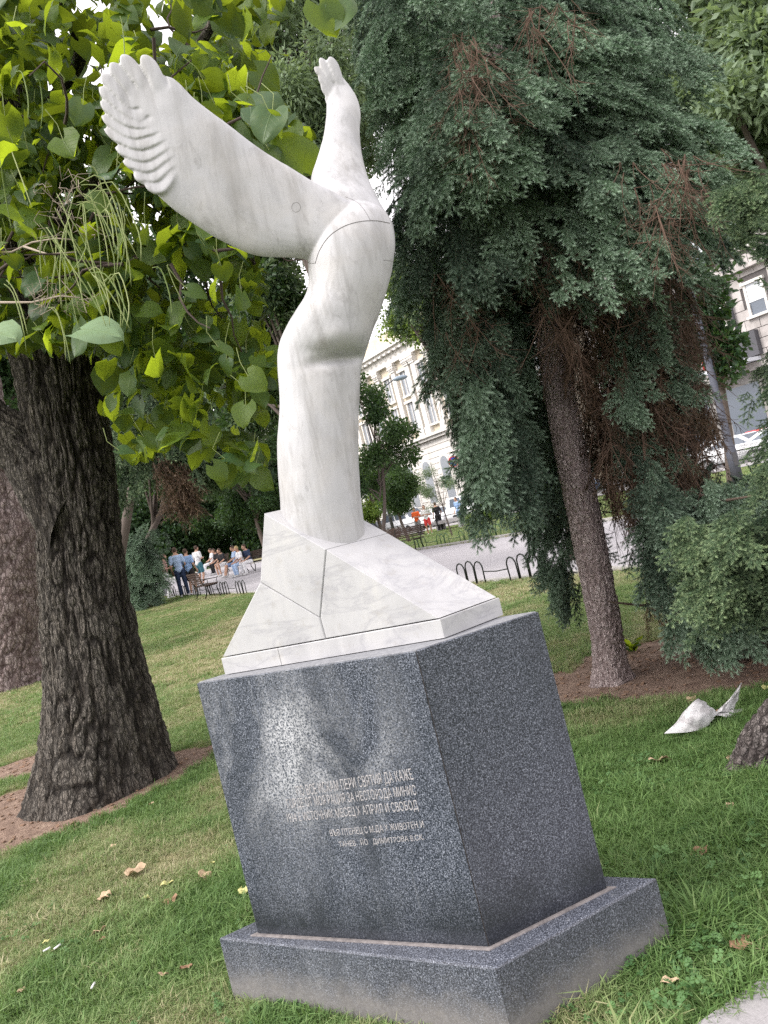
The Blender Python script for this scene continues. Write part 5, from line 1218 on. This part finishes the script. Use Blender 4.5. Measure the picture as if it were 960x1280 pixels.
def person_meshes(kind):
    if kind in PM: return PM[kind]
    J = pose(kind); b = MB(); up = J['neck']-J['pel']; up /= np.linalg.norm(up)
    for t, rx, ry in ((0, .145, .105), (.3, .13, .095), (.6, .155, .105), (.85, .165, .095)): b.ball(J['pel']+(J['neck']-J['pel'])*t, (rx, ry, .13), 14, 8)
    seg(b, J['neck']-up*.04, J['head']-np.array([0, .02, .04]), .055, .05); b.ball(J['head'], (.075, .095, .115), 14, 10); b.ball(J['head']+(0, .095, -.01), (.014, .022, .022), 6, 5); b.ball(J['head']+(0, .07, -.07), (.035, .03, .02), 6, 5)
    for s in (1, -1):
        b.ball(J['head']+(s*.076, 0, 0), (.014, .025, .032), 6, 5)
        seg(b, mir(J['hip'], s), mir(J['knee'], s), .09, .055); seg(b, mir(J['knee'], s), mir(J['ank'], s), .055, .036); seg(b, mir(J['ank'], s)-(0, 0, .03), mir(J['toe'], s), .04, .03)
        seg(b, mir(J['sh'], s), mir(J['el'], s), .05, .038); seg(b, mir(J['el'], s), mir(J['wr'], s), .038, .027)
        w_, h_ = mir(J['wr'], s), mir(J['hd'], s); d = h_-w_; d /= np.linalg.norm(d); sd_ = unit(np.cross(d, [0, 0, 1.])+np.array([.01, 0, 0]))
        seg(b, w_, h_, .028, .036)
        for f, ln in zip((-1.5, -.5, .5, 1.5), (.075, .085, .08, .065)): seg(b, h_+sd_*f*.02, h_+sd_*f*.024+d*ln+np.array([0, 0, -.012]), .010, .009)
        seg(b, w_+d*.03+sd_*.025*s, w_+d*.07+sd_*.055*s, .011, .010)
    def rem(m, vs): 
        me = evaluated(mesh('m', m.V, m.F), [('REMESH', dict(mode='VOXEL', voxel_size=vs, use_smooth_shade=True)), ('SMOOTH', dict(factor=.5, iterations=3))]); return me
    out = {'body': rem(b, .011)}
    c = MB()
    for t, rx, ry in ((.02, .165, .125), (.3, .15, .115), (.6, .175, .125), (.82, .18, .11)): c.ball(J['pel']+(J['neck']-J['pel'])*t, (rx, ry, .13), 14, 8)
    for s in (1, -1): e = mir(J['el'], s); a = mir(J['sh'], s); seg(c, a, a+(e-a)*.75, .068, .062)
    out['shirt'] = rem(c, .018)
    for nm, f in (('trousers', 1.0), ('shorts', 0.0)):
        c = MB(); c.ball(J['pel'], (.158, .118, .12), 14, 8)
        for s in (1, -1):
            h, k, a = mir(J['hip'], s), mir(J['knee'], s), mir(J['ank'], s)
            if f: seg(c, h, k, .105, .075); seg(c, k, a+(k-a)*.08, .075, .06)
            else: seg(c, h, h+(k-h)*.75, .11, .095)
        out[nm] = rem(c, .018)
    c = MB()
    for s in (1, -1): seg(c, mir(J['ank'], s)-(0, .02, .035), mir(J['toe'], s), .05, .038)
    out['shoes'] = rem(c, .018)
    c = MB(); c.ball(J['head']+(0, -.018, .03), (.085, .10, .108), 14, 9); out['hair'] = rem(c, .018)
    c = MB(); c.ball(J['head']+(0, -.018, .03), (.085, .10, .108), 14, 9); c.ball(J['head']+(0, -.07, -.08), (.075, .05, .13), 12, 8); out['long_hair'] = rem(c, .018)
    PM[kind] = out; return out
def person(kind, px, py, rz, label, shirt, legs, lm, Z=None, long=False, hair=HAIRC, shoe=None, zoff=0.0, sc=1.0):
    ms = person_meshes(kind)
    g_ = GT(px, py) if Z is None else P(px, py, Z)
    root = empty('person', (float(g_[0]), float(g_[1]), float(H0(g_[0], g_[1]))+zoff), label, 'person', None, rz); root.scale = (sc,)*3
    for nm, m in (('body', SKIN), ('shirt', shirt), (legs, lm), ('shoes', shoe or plain('pale_shoes', (.5, .5, .5), .7)), ('long_hair' if long else 'hair', hair)):
        o = bpy.data.objects.new({'long_hair': 'hair'}.get(nm, nm), ms[nm]); COL.objects.link(o); o.parent = root
        if not ms[nm].materials: ms[nm].materials.append(m)
        o.material_slots[0].link = 'OBJECT'; o.material_slots[0].material = m
C = cloth
white, black, navy, lblue, blue2, teal, orange, red_, denim, grey, pink = C('white_cloth', (.72, .72, .74)), C('black_cloth', (.015, .015, .018)), C('navy_cloth', (.02, .035, .08)), C('light_blue_cloth', (.38, .50, .70)), C('sky_blue_cloth', (.25, .38, .62)), C('teal_cloth', (.05, .16, .20)), C('orange_cloth', (.75, .13, .03)), C('red_cloth', (.5, .04, .04)), C('denim', (.14, .20, .34)), C('grey_cloth', (.25, .25, .27)), C('pink_cloth', (.55, .30, .28))
person('stand', 232, 746, .2, 'person from behind in light blue shirt and navy trousers by the path bench', lblue, 'trousers', navy, sc=1.08)
person('stand', 244, 743, -.3, 'person in sky-blue shirt and black shorts right of the navy trousers', blue2, 'shorts', black)
person('fold', 252, 721, -.6, 'person in white top and teal shorts walking farther behind the couple', white, 'shorts', teal, Z=35)
person('fold', 214, 748, -1.2, 'person in pink top and white trousers half hidden by the blue spruce bush', pink, 'trousers', white)
person('stand', 206, 735, 1.6, 'person with grey hair in black top standing left of the others behind the bush', black, 'trousers', grey, Z=33, hair=grey)
sr = ANG+math.pi/2+math.pi-1.57
fz = math.atan2(-NY, -NX)-math.pi/2
for k, (kd, x, y, lab, sh, lg, lm, lng, hr) in enumerate([
    ('sitback', 269, 715, 'seated person in white top and white trousers, leftmost on the benches', white, 'trousers', white, False, HAIRC),
    ('sit', 277, 716, 'seated person all in black on the path bench', black, 'trousers', black, True, HAIRC),
    ('sit', 284, 718, 'seated person in black top and pale skirtlike shorts', black, 'shorts', white, True, HAIRC),
    ('sitback', 298, 718, 'seated person with bare legs in light blue top and denim shorts', lblue, 'shorts', denim, False, HAIRC),
    ('sit', 307, 718, 'seated person in white top with pale jeans beside the bare-legged one', white, 'trousers', lblue, False, C('blond_hair', (.4, .3, .15))),
    ('sit', 316, 716, 'seated person in dark navy top and white trousers nearest the marble', navy, 'trousers', white, False, HAIRC)]):
    person(kd, x, y, fz-.15+.2*(k % 3), lab, sh, lg, lm, long=lng, hair=hr)
person('stand', 546, 640, .3, 'person in black clothes standing by the white parked car', black, 'trousers', black, Z=47)
person('fold', 520, 645, 2.6, 'person in bright orange top near the round tree', orange, 'trousers', grey, Z=47)
person('fold', 532, 643, 2.9, 'person in white top and red shorts left of the black-clad one', white, 'shorts', red_, Z=46)
person('stand', 572, 634, 2.2, 'person in denim-blue top behind the far lawn railing', blue2, 'trousers', denim, Z=47)
person('stand', 600, 628, -2.2, 'person in dark red top farther right behind the railing', red_, 'trousers', navy, Z=48)

# ------------------------------------------------------------------ cars
TYRE = plain('tyre_rubber', (.02, .02, .02), .9); RIM = plain('alloy_rim', (.4, .4, .42), .35, .8)
def paint(n, c): 
    t = T(n); return t.done(c, .3, None, spec=.6)
def car(s, n0, label, col, van=False, rev=False):
    x, y = SN(s, n0); root = empty('parked_car', (x, y, float(H0(x, y))-.08), label, 'car', 'cars parked along the street'); root.rotation_euler = (0, 0, ANG+(math.pi if rev else 0))
    prof = [(-2.15, .30), (-2.2, .62), (-2.1, .88), (-1.3, .98), (1.75, 1.02), (2.1, .9), (2.15, .5), (2.1, .30)] if not van else [(-2.4, .35), (-2.45, .8), (-2.3, 1.05), (-1.7, 1.15), (2.3, 1.15), (2.4, 1.0), (2.4, .5), (2.35, .35)]
    cab = [(-1.25, .97), (-.55, 1.43), (.75, 1.46), (1.7, 1.02)] if not van else [(-1.75, 1.14), (-1.0, 1.85), (2.2, 1.9), (2.32, 1.14)]
    def hull(mb, pr, wb, wt, zt=None):
        n = len(pr); zs = [p[1] for p in pr]; z0, z1_ = min(zs), max(zs); V = []
        for sg in (-1, 1):
            for ins_, w_ in ((0, 0), (.05, .05)):
                for p in pr: f = (p[1]-z0)/(z1_-z0); cx_ = sum(q[0] for q in pr)/n; V.append((p[0]*(1-ins_*.15), sg*((wb+(wt-wb)*f)-(.06 if ins_ == 0 else 0)), p[1])) if False else V.append((p[0]*(1 if ins_ == 0 else .985), sg*((wb+(wt-wb)*f)-(.07 if ins_ == 0 else 0)), p[1]*(1 if ins_ == 0 else .995)+(0 if ins_ == 0 else .003)))
        F = []
        A, B_, C_, D_ = 0, n, 2*n, 3*n
        F += [tuple(B_+i for i in range(n)), tuple(D_+i for i in range(n))[::-1]]
        for i in range(n):
            j = (i+1) % n; F += [(A+i, A+j, B_+j, B_+i), (C_+i, D_+i, D_+j, C_+j), (A+i, C_+i, C_+j, A+j)]
        mb.add(V, F)
    mb = MB(); hull(mb, prof, .82, .88); mb.build('body', col, root, True, local=True)
    mb = MB(); hull(mb, cab, .80, .62); mb.build('cabin', col, root, False, local=True)
    # glass: side windows and screens sit a few mm proud
    (x0, z0), (x1, z1_), (x2, z2), (x3, z3) = cab; W_ = lambda z: .80+(.62-.80)*(z-min(z0, z3))/(max(z1_, z2)-min(z0, z3))
    for sg in (-1, 1):
        for fa, fb in ((.1, .48), (.52, .88)):
            mb = MB(); bt = lambda f: (x0+(x3-x0)*f, z0+.06); tp = lambda f: (x1+(x2-x1)*f, z1_-.07); q_ = [bt(fa), bt(fb), tp(fb), tp(fa)]
            mb.add([(p[0], sg*(W_(p[1])+d_), p[1]) for d_ in (.0, .012) for p in q_], [(0, 1, 2, 3), (4, 5, 6, 7), (0, 1, 5, 4), (1, 2, 6, 5), (2, 3, 7, 6), (3, 0, 4, 7)]); mb.build('side_window', GLASS, root, local=True)
    for (a, b_), nm in ((((x0, z0), (x1, z1_)), 'windscreen'), (((x3, z3), (x2, z2)), 'rear_window')):
        mb = MB(); sgn = -1 if nm == 'windscreen' else 1; V = []
        for d_ in (0, .02):
            for f, sg in ((.1, -1), (.1, 1), (.9, 1), (.9, -1)): px_, pz_ = a[0]+(b_[0]-a[0])*f, a[1]+(b_[1]-a[1])*f; V.append((px_+sgn*d_, sg*(W_(pz_)-.07), pz_+d_*.5))
        mb.add(V, [(0, 1, 2, 3), (4, 5, 6, 7), (0, 1, 5, 4), (1, 2, 6, 5), (2, 3, 7, 6), (3, 0, 4, 7)]); mb.build(nm, GLASS, root, local=True)
    for xw in (-1.35, 1.35):
        for sg in (-1, 1):
            mb = MB(); mb.tube([(xw, sg*.68, .33), (xw, sg*.7, .33), (xw, sg*.88, .33), (xw, sg*.9, .33)], [.29, .33, .33, .29], 18); o = mb.build('wheel', TYRE, root, True, local=True)
            mb = MB(); mb.tube([(xw, sg*.85, .33), (xw, sg*.905, .33)], [.2, .19], 12); r1 = mb.build('rim', RIM, root, local=True); r1.parent = o
    for sg in (-1, 1):
        mb = MB(); mb.ball((-2.1 if not van else -2.35, sg*.62, .72), (.1, .18, .09), 8, 5); mb.build('headlight', SHUT, root, True, local=True)
        mb = MB(); mb.ball((2.08 if not van else 2.36, sg*.68, .78), (.07, .12, .12), 8, 5); mb.build('tail_light', RED, root, True, local=True)
def s_at(px, n0, py=None):
    if py is None: py = 646.7-.247*(px-480)
    d = ray(px, py); k = n0/(d[0]*NX+d[1]*NY); return (-d[0]*NY+d[1]*NX)*k
wp = paint('white_car_paint', (.72, .73, .75)); kp = paint('black_car_paint', (.03, .03, .035)); sp_ = paint('silver_car_paint', (.4, .42, .45)); rp = paint('red_car_paint', (.45, .03, .04)); bp = paint('blue_grey_car_paint', (.10, .15, .24))
for px, n0, lb, c, v in [(505, 34.3, 'white van parked behind the round tree', wp, True), (540, 34.3, 'white hatchback parked behind the black-clad person', wp, False), (590, 34.3, 'white van parked beyond the stone bench', wp, True), (640, 34.3, 'dark car parked farther right, screened by spruce boughs', kp, False),
                      (920, 34.3, 'white car seen past the lamp post at the right edge', wp, False), (955, 40.0, 'red car on the opposite kerb at the right edge', rp, False), (470, 40, 'black car across the street near the pale shrub', kp, False), (900, 40.0, 'silver car on the opposite kerb just right of the lamp post', sp_, False), (980, 34.3, 'white hatchback at the photo edge behind spruce tips', wp, False), (700, 34.3, 'blue-grey car hidden mostly by the spruce', bp, False)]:
    car(s_at(px, n0), n0, lb, c, v)

# ------------------------------------------------------------------ litter on the lawn
def m_news():
    t = T('newsprint'); uv = t.uv(); sy = t.n('ShaderNodeSeparateXYZ', {0: uv}, out=1); sx = t.n('ShaderNodeSeparateXYZ', {0: uv}, out=0)
    ln = t.math('GREATER_THAN', t.math('FRACT', t.math('MULTIPLY', sy, 34.0)), .55); wd = t.ramp(t.noise(42, 2, t.map(uv, (1, .9, 1))), [(.46, 0.0), (.5, 1.0)])
    colm = t.math('GREATER_THAN', t.math('FRACT', t.math('MULTIPLY', sx, 4.0)), .10); pic = t.ramp(t.noise(3, 1, uv), [(.5, 0.0), (.53, 1.0)])
    inks = t.math('MULTIPLY', t.math('MULTIPLY', ln, wd), t.math('MULTIPLY', colm, .8)); c = t.mix(inks, (.74, .73, .74), (.25, .25, .27)); c = t.mix(t.math('MULTIPLY', pic, .55), c, (.35, .33, .34))
    return t.done(c, .8, trans=.2, tcol=(.6, .6, .6))
NEWS = m_news()
root = empty('newspaper', G(880, 915), 'crumpled white newspaper sheets standing up on the grass near the leaning trunk', 'newspaper')
def sheet(grid, seed):
    g_ = np.array([[P(*p) for p in row] for row in grid]); a, b_ = g_.shape[:2]
    U = np.linspace(0, 1, 19); rows1 = np.stack([cr(g_[i], 19) for i in range(a)]); full = np.stack([cr(rows1[:, j], 15) for j in range(19)], 1)
    i, j = np.meshgrid(np.arange(15), np.arange(19), indexing='ij'); full = full+((vnoise(i*.5, j*.5, 0, seed)-.5)*.018)[..., None]*np.array([.3, -1, .5]); V = full.reshape(-1, 3)
    UV = np.stack([j/18., i/14.], -1).reshape(-1, 2); i, j = np.meshgrid(np.arange(14), np.arange(18), indexing='ij'); F = np.stack([i*19+j, i*19+j+1, (i+1)*19+j+1, (i+1)*19+j], -1).reshape(-1, 4)
    V = np.concatenate([V, V+np.array([0, .0012, -.0008])]); F = np.concatenate([F, F[:, ::-1]+285]); UV = np.concatenate([UV, UV])
    link('sheet', mesh('sheet', V-offs(root), F, NEWS, True, None, UV), root)
zn = G(830, 917, .055)[1]
sheet([[(830, 917, zn), (860, 915, zn-.02), (880, 910, zn), (893, 898, zn+.06)], [(845, 903, zn+.05), (862, 896, zn+.0), (882, 894, zn), (893, 896, zn+.06)], [(855, 889, zn+.1), (868, 878, zn+.08), (884, 884, zn+.08), (896, 893, zn+.1)], [(866, 884, zn+.22), (873, 873, zn+.16), (886, 882, zn+.16), (898, 892, zn+.16)]], 3)
sheet([[(893, 893, zn+.12), (906, 896, zn+.1), (925, 896, zn+.12), (944, 893, zn+.2)], [(898, 890, zn+.14), (912, 888, zn+.14), (928, 886, zn+.16), (946, 885, zn+.22)]], 5)
sheet([[(893, 893, zn+.13), (900, 890, zn+.12), (908, 890, zn+.13), (918, 888, zn+.16)], [(901, 884, zn+.14), (908, 880, zn+.13), (914, 879, zn+.15), (919, 882, zn+.17)], [(912, 874, zn+.15), (917, 868, zn+.15), (921, 868, zn+.16), (923, 872, zn+.18)], [(924, 858, zn+.16), (925.5, 855, zn+.16), (926.5, 854, zn+.16), (927, 853, zn+.17)]], 7)

def m_dry(n, a, b): 
    t = T(n); c = t.mix(t.noise(30, 3, t.obj()), a, b); return t.done(c, .75, trans=.15, tcol=a)
DL = [m_dry('dry_leaf_tan', (.42, .29, .18), (.60, .46, .32)), m_dry('dry_leaf_brown', (.22, .12, .07), (.38, .23, .15)), m_dry('yellow_leaf', (.50, .48, .16), (.62, .60, .30))]
dlm = []
for s in range(3):
    for m in DL:
        V_, F_, U_ = leafmesh('heart' if s != 1 else 'oval', 6, 7, s+3, .1+.25*s); V_ = [(x, y-.5, z+.10*math.sin(9*y+s)+.5*x*x*(1 if s else -.6)) for x, y, z in V_]; dlm.append(mesh('fallen_leaf', V_, F_, m, True, None, U_))
def fleaf(px, py, L, mi, sh, label, rz=None, group=None, z=None, tilt=.2):
    g_ = G(px, py, .03 if z is None else z); zz = (float(H(g_[0], g_[1]))+.035) if z is None else z+.006
    o = link('fallen_leaf', dlm[sh*3+mi], None, label, 'leaf', group); o.location = (g_[0], g_[1], zz+(L*.05)); o.scale = (L,)*3; o.rotation_euler = (r_.normal(0, tilt), r_.normal(0, tilt), r_.uniform(0, 6.28) if rz is None else rz)
fleaf(166, 1092, .095, 0, 0, 'largest tan dry leaf on the left lawn, below the catalpa', 1.4)
fleaf(213, 1124, .07, 1, 2, 'reddish brown curled leaf on the grass left of the plinth', .3, tilt=.4)
fleaf(209, 1104, .07, 2, 1, 'slim yellow-green leaf just above the reddish brown curled leaf', 1.7)
fleaf(184, 1122, .05, 2, 1, 'small yellow-green leaf left of the reddish brown curled leaf', .8)
fleaf(128, 1125, .06, 0, 2, 'tan curled leaf alone at the left on the lawn')
fleaf(126, 1166, .06, 0, 0, 'tan broken leaf in the greener grass at lower left')
fleaf(254, 1093, .06, 0, 0, 'pale tan leaf nearest the plinth left edge')
fleaf(266, 1078, .045, 2, 1, 'thin pale leaf above the tan leaf by the plinth')
fleaf(304, 1116, .045, 2, 0, 'pale yellow leaf against the foot of the plinth left edge')
fleaf(232, 1211, .045, 1, 0, 'small brown leaf on the clover left of the plinth base')
fleaf(205, 1219, .045, 0, 1, 'small orange-tan leaf left of the brown one on the clover')
fleaf(28, 1243, .06, 0, 1, 'long tan leaf at the lower left corner of the lawn', .5)
fleaf(822, 948, .095, 0, 0, 'wide pale tan leaf on the grass below the newspaper', 1.5)
fleaf(838, 1227, .055, 0, 1, 'tan leaf strip in the tall grass right of the plinth base', 1.3)
fleaf(336, 1162, .05, 1, 1, 'brown leaf lying on the ledge of the plinth base', 1.45, z=PB, tilt=.03)
fleaf(372, 779, .08, 0, 0, 'tan leaf on the lawn in line with the marble ramp end')
fleaf(822, 812, .06, 1, 0, 'brown leaf on the bare soil behind the spruce trunk')
k = 0
while k < 20:
    x, y = r_.uniform(0, 960), r_.uniform(760, 1250); g_ = G(x, y)
    if 235 < x < 850 and y > 760 and not (640 < x < 740 and y < 840) or path_in(g_[0], g_[1]): continue
    fleaf(x, y, r_.uniform(.03, .065), int(r_.integers(0, 3)), int(r_.integers(0, 3)), 'small dry leaf lying scattered in the lawn grass', None, 'small scattered dry leaves'); k += 1
CIG = plain('cigarette_paper', (.75, .75, .74), .7)
for x, y, a, lb in ((60, 1193, .6, 'white cigarette end, left of the pair in the lower left grass'), (73, 1189, .9, 'white cigarette end, right of the pair in the lower left grass'), (117, 1234, 1.5, 'white cigarette end lying flat below the pair in the grass')):
    g_ = G(x, y, .04); mb = MB(); d = np.array([math.cos(a), math.sin(a), .1])*.016; mb.tube([-d, d], .0045, 8); o = mb.build('cigarette_butt', CIG, None, True, label=lb, cat='cigarette end'); o.location = (g_[0], g_[1], float(H(g_[0], g_[1]))+.045)
wd_ = []
for (x, y, s_, lb) in ((880, 806, .2, 'clump of broad green weed leaves beside the bare soil under the right spruce'), (792, 812, .16, 'small broad-leaved weed at the foot of the spruce trunk')):
    g_ = G(x, y); root = empty('weed_plant', (g_[0], g_[1], float(H0(g_[0], g_[1]))), lb, 'plant')
    for k in range(9):
        a = r_.uniform(0, 6.28); V_, F_, U_ = leafmesh('oval', 4, 6, k, .5); o = link('leaf', mesh('weed_leaf', V_, F_, LEAF, True, None, U_), root); o.scale = (s_*.9, s_, s_); o.rotation_euler = (R(r_.uniform(25, 65)), 0, a)

# ------------------------------------------------------------------ grass, clover
def tuft(nm, n, h, wd, rad, seed, lean=.5):
    r = np.random.default_rng(seed); V = []; F = []
    for k in range(n):
        a = r.uniform(0, 6.28); c = np.array([math.cos(a), math.sin(a), 0])*rad*r.random()**.5; b = r.uniform(0, 6.28); o = np.array([math.cos(b), math.sin(b), 0]); s = np.array([-o[1], o[0], 0]); hh = h*r.uniform(.5, 1.15); ln = lean*r.uniform(.2, 1.6); w_ = wd*r.uniform(.7, 1.2)
        p1 = c+o*hh*ln*.25+np.array([0, 0, hh*.55]); p2 = c+o*hh*ln+np.array([0, 0, hh*(1-.35*ln)]); i = len(V)
        V += [c-s*w_/2, c+s*w_/2, p1+s*w_*.42, p1-s*w_*.42, p2]; F += [(i, i+1, i+2, i+3), (i+3, i+2, i+4)]
    return proto(nm, V, F, GRASS)
TU = [tuft('grass_tuft', 20, .05, .0042, .04, s, .8) for s in range(4)]+[tuft('grass_tuft', 12, .075, .004, .03, 9, .7)]
TUF = [tuft('far_tuft', 16, .055, .009, .09, s+20, .8) for s in range(3)]
def clover(seed):
    r = np.random.default_rng(seed); V = []; F = []
    for k in range(5):
        a = r.uniform(0, 6.28); c = np.array([math.cos(a), math.sin(a), 0])*.03*r.random(); t = c+np.array([r.normal(0, .012), r.normal(0, .012), r.uniform(.035, .06)]); i = len(V); V += [c-(.0006, 0, 0), c+(.0006, 0, 0), t]; F.append((i, i+1, i+2))
        a0 = r.uniform(0, 2); tl = r.normal(0, .3, 2)
        for q in range(3):
            b = a0+q*2.094; i = len(V); V.append(t)
            for w_, l in ((-.9, .5), (-.6, .95), (0, .85), (.6, .95), (.9, .5)): d = np.array([math.cos(b)*l-math.sin(b)*w_*.55, math.sin(b)*l+math.cos(b)*w_*.55, 0])*.0125; d[2] = d[0]*tl[0]+d[1]*tl[1]+.003*abs(w_); V.append(t+d)
            F.append(tuple(range(i, i+6)))
    return proto('clover', V, F, CLOV)
CLP = [clover(s) for s in range(4)]
def inbase(x, y):
    c = (bf+bb)/2; a = (br-bf); b = (bl-bf); M_ = np.linalg.inv(np.array([a, b]).T); q = (np.stack([x, y])-bf[:, None]); uv_ = M_@q; return (uv_[0] > -.005) & (uv_[0] < 1.005) & (uv_[1] > -.005) & (uv_[1] < 1.005)
def field(n, y0, y1, xa, xb, dens):
    x, y = rng.uniform(xa, xb, n), rng.uniform(y0, y1, n); px_ = 0
    pv = np.stack([x, y, H(x, y)], 1)-CAM; z = pv@Fv; X_ = 480+FOC*(pv@rv)/z; Y_ = 640-FOC*(pv@av)/z
    k = (z > .3) & (X_ > -420) & (X_ < 1400) & (Y_ < 1700) & (rng.random(n) < dens(x, y)) & ~inbase(x, y) & ~path_in(x, y) & ~((y-2.25) < (x-.56)*.5)
    return x[k], y[k]
def gd(x, y): s = soil_mask(x, y); return np.clip(1.05-1.25*s, 0.0, 1)*(1-.35*dry_mask(x, y))
x, y = field(125000, 1.1, 5.4, -4.3, 4.3, gd)
ti = np.clip(dry_mask(x, y)*.95+rng.normal(.16, .16, len(x)), 0, 1); sc = rng.uniform(.7, 1.2, len(x))*(1-.35*dry_mask(x, y)); edge = np.exp(-np.abs(np.minimum(*[np.abs((x-q[0])*d[1]-(y-q[1])*d[0]) for q, d in ((bf, (br-bf)/np.linalg.norm(br-bf)), (bf, (bl-bf)/np.linalg.norm(bl-bf)))]))/.05)
right = sst(.05, .25, x); sc = sc*(.72+.62*vnoise(x*6, y*6, 0, 91)+.25*(vnoise(x*22, y*22, 0, 92) > .82)); sc = sc*(1+.7*edge*right)*(1+.1*right*(y < 3.6))
scatter('lawn_grass', np.stack([x, y, H(x, y)-.004], 1), None, None, sc, TU, ti, None, kind='stuff')
x, y = field(130000, 5.4, 11, -9, 8.5, gd); ti = np.clip(dry_mask(x, y)*.9+rng.normal(.2, .18, len(x)), 0, 1)
scatter('lawn_grass', np.stack([x, y, H(x, y)-.004], 1), None, None, rng.uniform(.7, 1.2, len(x)), TU, ti, None, kind='stuff')
x, y = field(100000, 11, 38, -18, 9, gd); ti = np.clip(dry_mask(x, y)*.9+rng.normal(.25, .18, len(x)), 0, 1)
scatter('far_lawn_grass', np.stack([x, y, H(x, y)-.004], 1), None, None, rng.uniform(.7, 1.3, len(x)), TUF, ti, None, kind='stuff')
x, y = field(60000, 24, 62, -4, 22, lambda x, y: ((ns(x, y)[0] > 17) & (ns(x, y)[0] < 30)).astype(float)); ti = np.clip(rng.normal(.55, .2, len(x)), 0, 1)
scatter('far_lawn_grass', np.stack([x, y, H(x, y)-.004], 1), None, None, rng.uniform(1, 2, len(x)), TUF, ti, None, kind='stuff')
def cd(x, y): return sst(.5, .62, vnoise(x*2.2, y*2.2, 0, 61))*(1-soil_mask(x, y))*(1-dry_mask(x, y))
x, y = field(5000, 1.6, 4.6, -2.6, 2.4, cd)
xx, yy = field(1600, 1.8, 3.2, .15, 1.5, lambda x, y: np.exp(-np.hypot(x-G(800, 1200)[0], y-G(800, 1200)[1])/.11)+.1)
xc = np.concatenate([x, xx]); yc = np.concatenate([y, yy]); sc = np.concatenate([rng.uniform(.5, .85, len(x)), rng.uniform(.8, 1.4, len(xx))])
scatter('clover_patches', np.stack([xc, yc, H(xc, yc)], 1), None, None, sc, CLP, None, None, kind='stuff')
# chips and needles litter on the bare soil
def chip(seed):
    r = np.random.default_rng(seed); mb = MB(); a = r.uniform(.004, .012); mb.box(-a, a, -a*.5, a*.5, 0, .003); return proto('wood_chip', mb.V, mb.F, m_dry('chip_%d' % seed, (.16, .09, .06), (.36, .24, .16)))
x, y = rng.uniform(-5, 4.5, 14000), rng.uniform(3.5, 10, 14000); k = (soil_mask(x, y) > .5) & (rng.random(14000) < .55)
scatter('bark_litter', np.stack([x[k], y[k], H(x[k], y[k])+.002], 1), None, None, rng.uniform(.5, 2.6, k.sum()), [chip(s) for s in range(3)], None, None, kind='stuff')
print('objects', len(bpy.data.objects))
